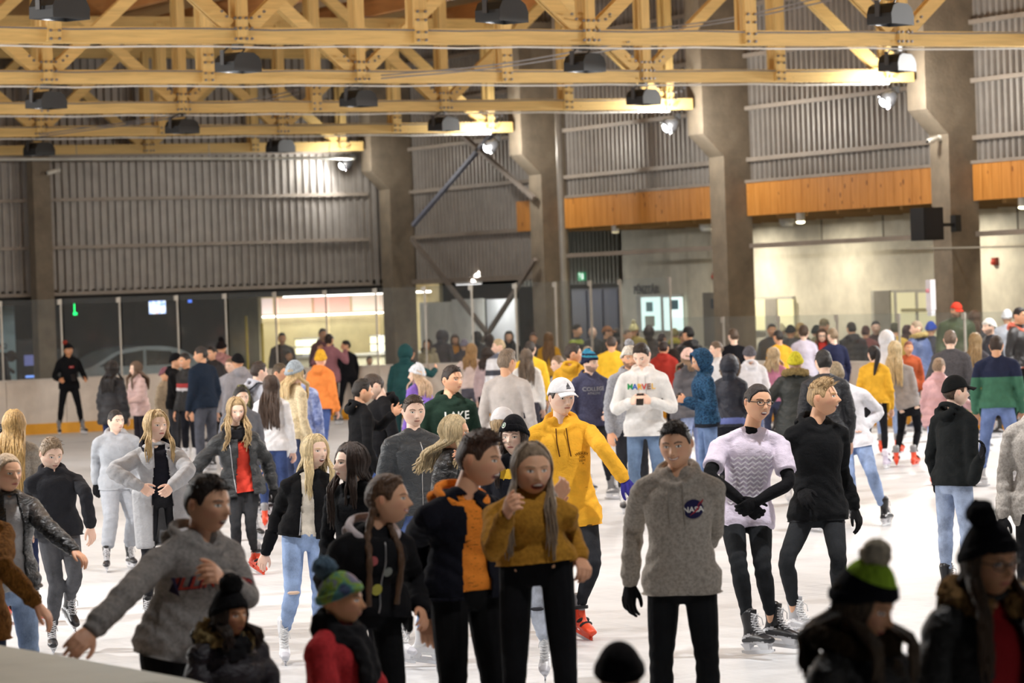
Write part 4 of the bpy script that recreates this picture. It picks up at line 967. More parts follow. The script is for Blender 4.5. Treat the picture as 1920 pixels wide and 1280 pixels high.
for i in range(4):
    a, b = pts[i].copy(), pts[i+1].copy(); a[2] = b[2] = 0; c = (a+b)/2; d = b-a; Ln = np.linalg.norm(d); d /= Ln; n = np3(-d[1], d[0], 0)
    if n@(-c) < 0: n = -n
    R = np.stack([d, n, np3(0, 0, 1)], 1)
    th = thing('dasher_board', 'pale rink board in the near corner beside the camera side of the ice', 'rink board', tuple(c), 0, 'near corner rink boards')
    for nm_, cc, dd, mt_ in (('board_face', n*.06+np3(0, 0, .63), (Ln, .10, .86), BOARD), ('kick_strip', n*.05+np3(0, 0, .105), (Ln, .12, .21), KICK), ('top_rail', n*.26+np3(0, 0, 1.078), (Ln, .60, .044), plain('#a3a79c', .5))):
        q = MB(); q.box(cc, dd, 0, R); q.build(nm_, mt_, th)
# ---- columns
def column(Y, label, flip=1):
    th = thing('concrete_column', label, 'column', (34.9, Y, 0)); q = MB(); z1, z2 = 5.05, 5.5
    prof = [(0, 0), (.62, 0), (.62, 8.4), (-.46, 8.4), (-.46, z2), (0, z1)]
    V = [(x, y, z) for y in (0, .58) for x, z in prof]; k = len(prof)
    q.add(V, [tuple(range(k)), tuple(range(2*k-1, k-1, -1))]+[(i, (i+1) % k, k+(i+1) % k, k+i) for i in range(k)]); q.build('shaft', CONC, th); return th
for Y, lb in zip(COLY[3:], ['concrete roof column just past the loudspeaker column', 'concrete column carrying the black loudspeaker', 'bare concrete column between two wood clad bays', 'concrete column beside the grey vertical drain pipe', 'concrete column where the corrugated end wall meets the braced bay']):
    column(Y, lb)
q = MB(); q.box((26.15, 73.2, 3.2), (.42, .4, 6.4)); o = q.build('concrete_column', CONC); tag(o, 'slim concrete column in the middle of the corrugated end wall', 'column')
# ---- walls of corrugated sheet
def corr(a, b, z0, z1, depth=.06, pitch=.185, nrm=(0, -1, 0)):
    a, b, nrm = np3(*a), np3(*b), np3(*nrm); Ln = np.linalg.norm(b-a); d = (b-a)/Ln; k = int(Ln/pitch); q = MB(); V = []; 
    for i in range(k):
        for u, h in ((0, 0), (.22, 0), (.34, 1), (.66, 1), (.78, 0)): V.append(a+d*(i+u)*pitch+nrm*h*depth)
    V.append(b); n = len(V); V = np.array(V); W_ = np.vstack([V+np3(0, 0, z0), V+np3(0, 0, z1)]); q.add(W_, [(i, i+1, n+i+1, n+i) for i in range(n-1)]); return q
struct('wall_end', corr((12, 73.6, 0), (35.4, 73.6, 0), 2.75, 9.2), METAL)
struct('wall_side', corr((35.58, 73.6, 0), (35.58, 65.8, 0), 2.75, 9.2, nrm=(-1, 0, 0)), METAL)
struct('wall_side', corr((35.58, 65.8, 0), (35.58, 36, 0), 4.50, 9.2, nrm=(-1, 0, 0)), METAL)
struct('wall_side', corr((38.5, 73.0, 0), (38.5, plane_x(1166, 480, 38.5)[1], 0), 2.6, 5.0, nrm=(-1, 0, 0)), plain('#7e7d74', .5, .3))
# rails on the walls
q = MB()
for z in (2.80, 3.87, 4.97, 6.0, 7.05): q.box((19.2, 73.5, z), (13.6, .12, .085))
for z in (2.80, 3.87, 4.97, 6.0, 7.05): q.box((30.5, 73.5, z), (8.2, .12, .085))
struct('trim_1', q, RAIL)
q = MB()
for z in (4.97, 6.0, 7.05, 8.05): q.box((35.48, 55, z), (.12, 37, .085))
q.box((35.48, 69.4, 3.87), (.12, 7.6, .085)); q.box((35.48, 69.4, 2.80), (.14, 7.6, .11)); q.box((35.48, 51.5, 3.24), (.10, 28.5, .09)); q.box((35.44, 51, 4.53), (.14, 30, .06))
struct('trim_2', q, RAIL)
# orange boarded band between the columns
BAND, N_, L_, B_ = nm('boarded_band'); f_ = noise(N_, L_, tex(N_, L_, scale=(6, 6, .6)), 1.6, 5, .6, .6)
kn = N_.new('ShaderNodeTexVoronoi'); kn.inputs['Scale'].default_value = 5.5; L_.new(tex(N_, L_, scale=(1, 1, .45)), kn.inputs['Vector']); lt = N_.new('ShaderNodeMath'); lt.operation = 'LESS_THAN'; L_.new(kn.outputs['Distance'], lt.inputs[0]); lt.inputs[1].default_value = .13
mx = N_.new('ShaderNodeMix'); mx.data_type = 'RGBA'; L_.new(lt.outputs[0], mx.inputs[0]); L_.new(ramp(N_, L_, f_, [(.3, '#b9782f'), (.6, '#cf8d42'), (.8, '#d99a50')]), mx.inputs[6]); mx.inputs[7].default_value = lin('#7c4517'); L_.new(mx.outputs[2], B_.inputs['Base Color']); B_.inputs['Roughness'].default_value = .55
for i, (y0, y1) in enumerate(((42.45, 49.58), (50.2, 57.33), (57.95, 65.08), (65.7, plane_x(973, 400, 35.45)[1]))):
    q = MB(); nb = int((y1-y0)/.145)
    for k in range(nb):
        a0 = y0+(y1-y0)*k/nb; a1 = y0+(y1-y0)*(k+1)/nb; q.box((35.42-.003*(k % 2), (a0+a1)/2, 4.18), (.06, a1-a0-.006, .68))
    o = struct('trim_%d' % (3+i), q, BAND)
# gallery over the ticket side, its joists and the white wall
q = MB(); q.box((37.1, 50.5, 3.98), (3.0, 30.5, .12)); struct('ceiling_gallery', q, plain('#b9b2a2', .8))
for k in range(24):
    y = 40.2+k*1.08
    q = MB(); q.box((37.0, y, 3.84), (2.95, .10, .14)); o = q.build('ceiling_joist', wood('#8a6a3c', 0)); tag(o, 'dark timber joist under the gallery behind the orange boarding', 'joist', 'gallery joists')
WHITE = plain('#d8d2c0', .8, 0, 'plaster'); YW = plane_x(1166, 580, 38.5)[1]
q = MB(); q.box((38.6, (YW+38)/2, 2.0), (.2, YW-38, 4.0)); struct('wall_ticket', q, WHITE)
q = MB()
for k in range(9): q.box((38.49, 41+k*2.3, 3.62), (.02, .03, .62))
struct('trim_8', q, plain('#8e887a', .7))
def onwall(x0, y0, x1, y1, X=38.5):
    a = plane_x(x0, (y0+y1)/2, X); b = plane_x(x1, (y0+y1)/2, X); c = plane_x((x0+x1)/2, y0, X); d = plane_x((x0+x1)/2, y1, X); return a[1], b[1], d[2], c[2]
def wallbox(name, x0, y0, x1, y1, mt_, parent=None, t=.05, X=38.5, off=0., origin=(0, 0, 0)):
    ya, yb, za, zb = onwall(x0, y0, x1, y1, X); q = MB(); q.box(np3(X-off-t/2, (ya+yb)/2, (za+zb)/2)-np3(*origin), (t, abs(ya-yb), zb-za)); return q.build(name, mt_, parent)
# ticket window, doors
FRM = plain('#b9b6ac', .5); COOL = emit('#dff6f2', 1.15, 'lit_room')
def glazed(name, x0, y0, x1, y1, glow, n, lab):
    o = wallbox(name, x0, y0, x1, y1, FRM, None, .08); tag(o, kind='structure')
    wd = (x1-x0)/n
    for i in range(n):
        wallbox('window_pane', x0+i*wd+4, y0+5, x0+(i+1)*wd-3, y1-3, glow, o, .02, 38.42)
    return o
W1 = glazed('window_1', 1200, 552, 1284, 622, COOL, 2, ''); WARM = emit('#d9d2a8', .62, 'lit_room')
wallbox('notice', 1212, 566, 1224, 584, plain('#7fb4b8', .6), W1, .01, 38.39); wallbox('notice', 1256, 562, 1272, 580, plain('#5f8f9a', .6), W1, .01, 38.39); wallbox('notice', 1210, 592, 1228, 612, plain('#cfd8c8', .6), W1, .01, 38.39)
D1 = glazed('door_1', 1412, 556, 1492, 622, WARM, 2, ''); wallbox('door_leaf', 1437, 560, 1459, 640, plain('#9a958c', .6), D1, .03, 38.40)
D2 = glazed('door_2', 1640, 543, 1760, 640, emit('#cfc9a4', .55, 'lit_room'), 3, ''); wallbox('door_leaf', 1642, 545, 1672, 660, plain('#8d8980', .6), D2, .03, 38.40); wallbox('notice', 1690, 578, 1738, 584, plain('#a8a283', .6), D2, .01, 38.38)
tag(wallbox('door_3', 1323, 548, 1348, 650, plain('#6c675e', .6), None, .06), kind='structure')
DS = wallbox('door_sign', 1334, 560, 1348, 578, plain('#3c4148', .6), None, .02, 38.43); tag(DS, 'small dark square notice on the grey doorway beside the ticket window', 'notice')
# sign over the ticket window
V, F = textmesh('PÉNZTÁR', .26, .01, .006); c = plane_x(1211, 544, 38.44); q = MB(); q.add(np.stack([V[:, 2], -V[:, 0], V[:, 1]], 1), F); o = q.build('wall_sign', plain('#3a3a3c', .6)); o.location = tuple(c); tag(o, 'dark letters PÉNZTÁR on the white wall over the lit ticket window', 'sign')
# blue lockers
for i, (x0, x1) in enumerate(((1076, 1106), (1106, 1136), (1136, 1165))):
    ya, yb, za, zb = onwall(x0, 541, x1, 640, 38.9); th = thing('locker', 'dark blue tall locker beneath the green exit sign, %s' % ('next to the drain pipe', 'middle one of three', 'next to the white wall')[i], 'locker', (38.9, (ya+yb)/2, 0))
    q = MB(); q.box((.2, 0, 1.25), (.5, abs(ya-yb)-.02, 2.5)); q.build('body', plain('#1f2a48', .5), th)
    q = MB(); q.box((-.06, 0, 1.3), (.02, abs(ya-yb)-.1, 2.3)); q.build('door', plain('#26345c', .45), th)
    q = MB(); q.box((-.08, .12, 1.3), (.02, .03, .14)); q.build('handle', STEEL, th)
# exit sign
th = thing('exit_sign', 'green emergency exit sign hanging over the blue lockers', 'exit sign', tuple(plane_x(1091, 518, 38.42)))
q = MB(); q.box((0, 0, 0), (.06, .30, .20)); q.build('housing', emit('#3f9a6c', .55, 'sign'), th)
q = MB(); q.box((-.033, .04, .02), (.006, .025, .09)); q.add([(-.034, .04-.04, .05), (-.034, .04+.065, .05), (-.034, .0525, .095)], [(0, 1, 2)]); q.box((-.033, -.09, 0), (.006, .08, .13)); q.build('arrow', emit('#dff3e6', .9, 'sign'), th)
# downlights under the band
for px, py, on in ((1154, 432, 0), (1501, 413, 1), (1918, 385, 1)):
    c = plane_x(px, py, 35.6); th = thing('downlight', {1154: 'unlit grey cylinder downlight beside the drain pipe bay', 1501: 'lit cylinder downlight in the middle of the second orange bay', 1918: 'lit cylinder downlight beyond the loudspeaker column'}[px], 'lamp', tuple(c))
    q = MB(); q.tube([(0, 0, .30), (0, 0, 0)], .085, (1, 0, 0), 16, 1); q.build('housing', plain('#c9c6bd', .5), th, True)
    q = MB(); q.ball((0, 0, -.035), (.085, .085, .03), 14); q.build('lens', emit('#fff2c8', 9. if on else .35, 'lens'), th, True)
    if on: area('downlight_beam', tuple(c-np3(0, 0, .12)), (.25, 0, -1), .16, 22, (1, .90, .70), spread=120)
for Y, X, pw in ((61.6, 37.0, 85), (58.4, 37.0, 60), (53.5, 37.2, 50), (46.5, 37.2, 45)):  # lamps added to brighten the ticket wall
    c = (X, Y, 3.72); th = thing('added_ceiling_lamp', 'round lamp added to brighten the passage wall under the gallery', 'lamp', c, 0, 'added passage lamps'); q = MB(); q.tube([(0, 0, .08), (0, 0, 0)], .16, (1, 0, 0), 16); q.build('housing', plain('#d8d8d4', .5), th); q = MB(); q.ball((0, 0, -.04), (.14, .14, .02), 14); q.build('lens', emit('#fff2cf', 6., 'lens'), th)
    area('passage_fill_beam', (X, Y, 3.60), (.35, 0, -1), .3, pw, (1, .91, .74), spread=150)
# loudspeaker, cctv, call points, pipe
th = thing('loudspeaker', 'black loudspeaker hung on the side of the concrete column', 'loudspeaker', tuple(plane_x(1738, 420, 34.22)))
q = MB(); q.box((0, 0, 0), (.42, .42, .58)); q.build('cabinet', plain('#121214', .6), th); q = MB(); q.box((0, -.215, 0), (.36, .012, .50)); q.build('grille', plain('#232326', .8), th); q = MB(); q.box((.36, .05, -.02), (.56, .05, .06)); q.box((.66, .05, -.0), (.12, .16, .3)); q.build('bracket', plain('#18181a', .5), th)
for px, py, X, lab in ((1752, 262, 34.75, 'white surveillance camera on the loudspeaker column'), (100, 322, 26.0, 'round surveillance camera on the slim column of the end wall')):
    c = plane_x(px, py, X) if px > 900 else plane_y(px, py, 72.95); th = thing('security_camera', lab, 'security camera', tuple(c)); q = MB(); q.tube([(-.16, -.05, -.03), (.05, 0, .02)], .05, (0, 0, 1), 12); q.build('housing', plain('#d9d6cc', .4), th, True); q = MB(); q.tube([(.05, 0, .02), (.13, .03, .03)], .03, (0, 0, 1), 10); q.ball((.13, .03, .03), (.06, .06, .06), 12); q.build('mount', plain('#d9d6cc', .4), th, True); q = MB(); q.ball((-.19, -.06, -.035), (.03, .03, .03), 10); q.build('lens', plain('#101012', .2), th, True)
for px, py, X, lab in ((1341, 517, 38.47, 'small red alarm sounder on the white wall between two columns'), (1866, 490, 38.47, 'red alarm sounder on the white wall beyond the loudspeaker column')):
    c = plane_x(px, py, X); th = thing('fire_alarm', lab, 'alarm', tuple(c)); q = MB(); q.box((0, 0, 0), (.08, .15, .15)); q.build('base', plain('#7a2a1c', .5), th); q = MB(); q.ball((-.05, 0, -.02), (.05, .06, .06), 12); q.build('horn', plain('#a8301c', .4), th, True)
a, b = plane_x(1043, 0, 34.4), plane_x(1057, 640, 34.4); q = MB(); q.tube([(34.4, (a[1]+b[1])/2, 0), (34.4, (a[1]+b[1])/2, 8.4)], .07, (1, 0, 0), 14); o = q.build('drain_pipe', plain('#a8a39a', .4, .2), None, True); tag(o, 'pale grey vertical drain pipe beside a concrete column', 'pipe')
a = plane_x(1480, 445, 35.0); q = MB(); q.bar(plane_x(1700, 466, 34.9), plane_x(1920, 462, 34.9), .03, .03); o = q.build('conduit', plain('#a09a8c', .5)); tag(o, 'thin conduit running past the foot of the loudspeaker', 'conduit')
# braces of the corner bay
for (x0, y0, x1, y1), lab in (((922, 252, 775, 422), 'blue grey steel brace rising over the corrugated bay beside the end wall'), ((864, 252, 1002, 372), 'steel brace falling to the corbelled column from the roof'), ((772, 448, 918, 630), 'rusty brown lower brace falling behind the rink glass'), ((1004, 486, 905, 640), 'pale lower brace crossing in front of the white panels')):
    q = MB(); q.bar(plane_x(x0, y0, 34.75), plane_x(x1, y1, 34.75), .09, .09, (1, 0, 0)); o = q.build('wall_brace', plain('#7d8296', .5, .3) if y0 < 300 and x0 > 900 else plain('#8a8078', .5, .2)); tag(o, lab, 'brace')
# pale panels behind the corner glass
for (x0, y0, x1, y1), lab, cc in (((792, 566, 850, 742), 'off white covered panel behind the corner glass, next to the bar', '#cfcdc4'), ((852, 560, 912, 743), 'off white covered panel with a steel brace across it', '#c4c2bb'), ((918, 560, 975, 745), 'grey white sheeted panel beside the corbelled column', '#a9a9aa')):
    o = wallbox('panel', x0, y0, x1, y1, plain(cc, .7), None, .04, 36.3); tag(o, lab, 'panel')
# ---- lobby beyond the end boards
q = MB(); q.box((24, 84.0, 1.4), (40, .2, 2.8)); struct('wall_lobby', q, plain('#57554f', .8))
q = MB(); q.box((24, 79, 2.84), (40, 10.8, .1)); struct('ceiling_lobby', q, plain('#2c2b2a', .8))
q = MB(); q.box((20, 73.75, 2.66), (30, .25, .2)); struct('trim_9', q, plain('#2a2827', .6))
q = MB(); q.box((44.2, 60, 2.0), (.2, 60, 9)); struct('wall_outer', q, plain('#5b5850', .8))
q = MB(); q.box((36.5, 84, 2), (16, .2, 9)); struct('wall_outer', q, plain('#4a4844', .8))
def lob(x, y, Y=80.): return plane_y(x, y, Y)
# bar
bx0, bx1 = lob(462, 600, 79.5)[0], lob(775, 600, 79.5)[0]; bc = (bx0+bx1)/2; bw = bx1-bx0
q = MB(); q.box((bc, 80.6, 1.38), (bw, .1, 2.76)); q.box((bx1, 79.2, 1.38), (.1, 2.8, 2.76)); q.box((bx0, 79.6, 1.38), (.1, 2.0, 2.76)); struct('wall_bar', q, plain('#e6d9b0', .7))
th = thing('bar_counter', 'pale bar counter with lit glass top behind the rink glass', 'counter', (bc, 77.6, 0))
q = MB(); q.box((0, 0, .5), (bw-.4, .6, 1.0)); q.build('body', plain('#d8cfae', .6), th); q = MB(); q.box((0, 0, 1.02), (bw-.3, .7, .05)); q.build('worktop', plain('#c9c4b4', .3), th)
for k, dx in enumerate((-1.35, .75)):
    t2 = thing('display_case', ('glowing glass display case on the bar near the yellow posts', 'glowing glass display case on the bar near the white side wall')[k], 'display case', (bc+dx, 77.6, 1.05)); q = MB(); q.box((0, 0, .22), (.9, .5, .04)); q.box((0, 0, .02), (.9, .5, .04)); q.box((0, 0, .42), (.9, .5, .03)); q.build('shelf_frame', plain('#cfd0d0', .4), t2); q = MB(); q.box((0, .2, .22), (.86, .03, .38)); q.build('light_panel', emit('#fff6cf', 2.2, 'lit'), t2)
for z, st, lab in ((2.56, 7, 'bright LED strip along the top of the bar front'), (2.05, 5, 'white LED strip under the menu boards of the bar')):
    q = MB(); q.box((bc+.1, 78.0 if z > 2.3 else 80.3, z), (bw-.6, .05, .045)); o = q.build('light_strip', emit('#fff6ee', st, 'led')); tag(o, lab, 'light strip')
for k in range(4):
    q = MB(); q.box((bx0+bw*(k+.6)/4.3, 80.5, 2.32), (bw/4.6, .03, .42)); o = q.build('menu_board', emit(('#e9d3d8', '#f1c8c0', '#f0b8b0', '#f4e0d8')[k], .42, 'menu')); tag(o, 'pale menu board over the bar, %s' % ('by the yellow posts', 'second along from the yellow posts', 'third along from the yellow posts', 'next to the white side wall')[k], 'menu board')
q = MB(); q.box((bx0+.40, 80.40, .98), (.35, .2, 1.95)); o = q.build('drinks_fridge', emit('#f4e88a', .7, 'fridge')); tag(o, 'lit drinks fridge at the back of the bar', 'fridge')
area('bar_light', (bc, 79.2, 2.70), (0, .15, -1), 3.6, 62, (1, .93, .74), 'RECTANGLE', 170, .8)
for px, lab in ((463, 'yellow post next to the dark doorway beside the bar'), (492, 'yellow post in front of the drinks fridge')):
    c = lob(px, 640, 77); q = MB(); q.tube([(c[0], 77, 0), (c[0], 77, 2.1 if px == 463 else 1.9)], .035, (1, 0, 0), 10); o = q.build('yellow_post', plain('#e2c22c', .5)); tag(o, lab, 'post')
# television, small lights
c = lob(294, 572, 78); th = thing('television', 'bright television hanging in the dark lobby over the silver car', 'television', tuple(c))
q = MB(); q.box((0, 0, 0), (.48, .06, .46)); q.box((0, .02, .45), (.04, .04, .8)); q.build('casing', DARK, th)
SCR, N_, L_, B_ = nm('screen'); f_ = noise(N_, L_, tex(N_, L_), 4.5, 2, .5, 1.); r_ = ramp(N_, L_, f_, [(.35, '#4a7cff'), (.5, '#cfe0ff'), (.62, '#ffffff'), (.7, '#e6a0a8')]); L_.new(r_, B_.inputs['Emission Color']); B_.inputs['Emission Strength'].default_value = 2.2
q = MB(); q.box((0, -.034, 0), (.44, .006, .42)); q.build('screen', SCR, th)
c = lob(355, 561, 79); th = thing('television', 'small blue lit screen deep in the lobby beside the brighter television', 'television', tuple(c)); q = MB(); q.box((0, 0, 0), (.14, .06, .2)); q.box((0, .02, .2), (.03, .03, .4)); q.build('casing', DARK, th); q = MB(); q.box((0, -.033, 0), (.10, .006, .16)); q.build('screen', emit('#5a86ff', 1.6, 's'), th)
c = lob(141, 588, 78); q = MB(); q.box(tuple(c), (.09, .03, .06)); q.box(tuple(c+np3(0, .04, .35)), (.02, .02, .75)); o = q.build('green_indicator', emit('#1cff7a', 3, 'g')); tag(o, 'small green light in the dark lobby', 'light')
# silver car
th = thing('car', 'silver car parked in the lobby behind the rink glass', 'car', (lob(255, 700, 76.6)[0], 77.3, 0))
def extr(prof, y0, y1, inset=0.):
    k = len(prof); V = [(x, y0, z) for x, z in prof]+[(x, y1, z) for x, z in prof]; return V, [tuple(range(k)), tuple(range(2*k-1, k-1, -1))]+[(i, (i+1) % k, k+(i+1) % k, k+i) for i in range(k)]
cx = catmull(np.array([(-2.05, .35), (-2.1, .7), (-1.9, .93), (-1.2, 1.02), (-.55, 1.36), (.2, 1.47), (1.0, 1.40), (1.6, 1.12), (2.0, 1.0), (2.08, .6), (2.0, .35)]), 5)
q = MB(); q.add(*extr([tuple(p) for p in cx], -.85, .85)); o = q.build('body', plain('#c3d2d8', .35, .0, 'car_paint'), th)
q = MB()
for pr in ([(-1.0, 1.02), (-.50, 1.30), (.15, 1.38), (.15, 1.0)], [(.22, 1.0), (.22, 1.38), (.85, 1.33), (1.25, 1.06), (1.2, 1.0)]): q.add(*extr(pr, -.862, -.852))
q.build('side_window', plain('#1c2124', .1), th)
for x in (-1.35, 1.3):
    q = MB(); q.tube([(x, -.88, .32), (x, -.66, .32)], .32, (1, 0, 0), 24); q.build('wheel', plain('#151515', .7), th)
q = MB(); q.box((-2.0, -.6, .75), (.14, .3, .14)); q.build('headlamp', plain('#e8e8e8', .2), th)
q = MB(); q.box((-.75, -.93, 1.02), (.2, .14, .13)); q.build('wing_mirror', plain('#a9b9c0', .3, .5), th)
# left edge banner and cabinets in the lobby
c = lob(0, 640, 75.5); th = thing('banner', 'pale blue banner with dark letters behind the rink glass at the end wall', 'banner', (c[0]-.4, 75.5, 0)); q = MB(); q.box((0, 0, 1.6), (1.55, .03, 2.0)); q.build('cloth', plain('#a9c4cc', .7), th)
V, F = textmesh('RQ', .16, .004); q = MB(); q.add(np.stack([V[:, 0], V[:, 2], V[:, 1]], 1)+np3(.45, -.03, 1.62), F); q.build('lettering', plain('#2b3034', .7), th)
q = MB(); q.tube([(.1, -.03, 1.35), (.4, -.03, 1.42), (.75, -.03, 1.36)], .07, (0, 1, 0), 8, 2); q.ball((.65, -.03, 1.38), (.14, .02, .14), 12); q.tube([(.2, -.03, 1.0), (.5, -.03, 1.12), (.7, -.03, 1.0)], .04, (0, 1, 0), 8, 2); q.build('picture', plain('#3c3230', .7), th)
for px, w_, h_, lab in ((62, .7, 1.75, 'dark arcade cabinet in the lobby beside the pale blue banner'), (100, .55, 1.5, 'low dark games machine with a blue lit strip behind the rink glass')):
    c = lob(px, 680, 76); th = thing('arcade_cabinet', lab, 'games machine', (c[0]+(.25 if px == 100 else -.15), 76, 0)); q = MB(); q.box((0, 0, h_/2), (w_, .6, h_)); q.build('cabinet', plain('#24262c', .5), th); q = MB(); q.box((0, -.31, h_*.72), (w_*.5, .02, .25)); q.build('screen', emit('#7f86c8', .35, 'scr'), th); q = MB(); q.box((.05, -.31, h_*.5), (w_*.6, .02, .05)); q.build('light_strip', emit('#7fa8ff', 1.2, 'strip'), th)
q = MB(); q.box((20.5, 81.5, 1.3), (3.4, .1, 2.4)); o = q.build('partition', plain('#8e9088', .8)); tag(o, 'grey partition deep in the lobby between the car and the banner', 'partition')
area('lobby_fill', (22.0, 78.5, 2.7), (0, .1, -1), 2.5, 210, (.92, .96, 1), 'RECTANGLE', 170, .5)  # added fill that brightens the car
area('lobby_fill', (36.5, 76, 2.7), (0, -.2, -1), 2.0, 300, (1, .97, .93), 'RECTANGLE', 170, 1.5)  # added fill without a fixture, lifts the pale corner panels
th = thing('added_ceiling_lamp', 'slim lamp added under the lowest rail to brighten the pale panels', 'lamp', (35.30, 69.6, 2.72)); q = MB(); q.box((0, 0, 0), (.10, 1.2, .05)); q.build('housing', plain('#c9c9c9', .5), th); q = MB(); q.box((0, 0, -.03), (.08, 1.15, .01)); q.build('lens', emit('#ffffff', 2.5, 'l'), th)  # housing for an added lamp that brightens the pale corner panels
area('panel_fill_beam', (35.30, 69.6, 2.67), (.75, 0, -.65), .08, 80, (1, .98, .95), 'RECTANGLE', 175, 1.1)
th = thing('added_ceiling_lamp', 'flat lamp added under the lobby ceiling to brighten the car', 'lamp', (22.0, 78.5, 2.74), 0, 'added lobby lamps'); q = MB(); q.box((0, 0, 0), (2.4, .4, .05)); q.build('housing', plain('#c9c9c9', .5), th); q = MB(); q.box((0, 0, -.03), (2.2, .3, .01)); q.build('lens', emit('#ffffff', 2, 'l'), th)
# pale line hung in front of the end wall under the last truss
a, b = plane_y(-40, 299, 72.4), plane_y(665, 296, 72.4); q = MB(); q.tube([a, b], .035, (0, 0, 1), 10); o = q.build('hanging_pipe', plain('#d8d8d0', .4, .1), None, True); tag(o, 'long pale pipe hung across the top of the end wall', 'pipe')
for t in (.25, .6, .93):
    c = a+(b-a)*t; q = MB(); q.tube([c, c+np3(0, 0, .35)], .008, (1, 0, 0), 6); o = q.build('hanger_rod', STEEL); tag(o, 'thin rod holding up the long pale pipe', 'rod', 'pipe hangers')
# ---- roof
q = MB(); q.box((17, 45, 9.15), (38, 66, .1)); struct('ceiling', q, wood('#dcb67e', 0, 'deck'))
for k in range(11):
    q = MB(); q.box((4+k*3.0, 45, 8.72), (.18, 64, .40)); o = q.build('roof_purlin', WDARK if False else wood('#cf9258', 1)); tag(o, 'reddish timber roof purlin running over the trusses', 'purlin', 'roof purlins')
# ---- timber trusses
CH = 6.0; TOPZ = 8.35; NX = [34.2-2.7*k for k in range(12)]
names = {34.1: 'one nearest the camera over the middle of the ice', 41.85: 'second one with the tall bolted posts', 49.6: 'one landing on the loudspeaker column', 57.35: 'one landing on the bare column between wood clad bays', 65.1: 'one landing on the column by the drain pipe', 72.85: 'last one close against the corrugated end wall', 26.35: 'one over the near ice'}
BOLT = plain('#8d8d94', .35, .7, 'bolt')
def truss(Y, x_lo=4.5):
    Yc = Y+.29; th = thing('roof_truss', 'yellow timber roof truss, '+names[Y], 'roof truss', (18, Yc, CH))
    o = np3(18, Yc, CH)
    def bar(nm_, a, b, wd, tk, mt_=WX):
        q = MB(); q.bar(np3(*a)-o, np3(*b)-o, wd, tk, (0, 1, 0)); return q.build(nm_, mt_, th)
    xe = 34.35
    bar('bottom_chord', (x_lo, Yc, CH+.11), (xe, Yc, CH+.11), .22, .16); bar('top_chord', (x_lo, Yc, TOPZ), (xe+.3, Yc, TOPZ), .26, .18)
    for k, X in enumerate(NX):
        if X < x_lo+.5: break
        V_ = k % 2 == 0
        if k == 0: X = 33.8
        for s in (-1, 1):
            bar('post', (X, Yc+s*.115, CH+.02 if not V_ else CH+.01), (X, Yc+s*.115, TOPZ), .20 if not V_ else .16, .07, WZ)
        if V_:
            for sx in (-1, 1):
                xt = X+sx*2.45
                if xt > xe or xt < x_lo-1: continue
                for s in ((-1, 1) if True else (0,)):
                    bar('brace', (X+sx*.16, Yc+s*.05, CH+.24), (xt, Yc+s*.05, TOPZ-.12), .19, .055)
        if Y >= 34:
            q = MB()
            g_ = [(dx, dz) for dx in (-.06, .06) for dz in (.05, .16, .33, .45)] if not V_ else [(dx, dz) for dx in (-.12, -.045, .045, .12) for dz in (.06, .20, .34)]+[(-.24, .36), (.24, .36), (-.31, .43), (.31, .43)]
            for dx, dz in g_:
                q.tube([(X+dx-18, -.155, dz), (X+dx-18, -.185, dz)], .020, (1, 0, 0), 8); q.tube([(X+dx-18, -.185, dz), (X+dx-18, -.20, dz)], .011, (1, 0, 0), 6)
            q.build('bolt', BOLT, th)
    return th
for Y in COLY[1:]: truss(Y)
# wires strung along the trusses
for Y in (41.85, 49.6, 57.35, 65.1):
    for z_, r_, cc, lab in ((5.955, .014, '#d9d9d6', 'white cable fixed under the bottom chord of a timber truss'), (6.19, .011, '#6f7076', 'grey wire strung along the face of a timber truss')):
        q = MB(); xs = np.linspace(6, 33.8, 30); q.tube([(x_, Y+.29-.135 if z_ > 6 else Y+.20, z_+.012*math.sin(x_*2.3)) for x_ in xs], r_, (0, 0, 1), 6, 1); o = q.build('cable', plain(cc, .5)); tag(o, lab, 'cable', 'white truss cables' if z_ < 6 else 'grey truss wires')
for (x0, y0, x1, y1), X0, lab in (((715, 147, 1180, 88), 0, 'pair of slack grey wires crossing between two timber trusses'), ((1200, 62, 1560, 0), 0, 'slack grey wire rising between the trusses near the roof'), ((75, 256, 560, 176), 0, 'slack grey wire crossing over the end wall below the trusses')):
    a = plane_y(x0, y0, 49.7 if x0 > 600 else 65.2); b = plane_y(x1, y1, 42.0 if x0 > 600 else 57.5); q = MB()
    for dz in (0, .05): q.tube([a+np3(0, 0, dz), (a+b)/2-np3(0, 0, .06-dz), b+np3(0, 0, dz*1.5)], .012, (0, 0, 1), 6, 4)
    o = q.build('wire', plain('#8a8a8c', .5)); tag(o, lab, 'wire')
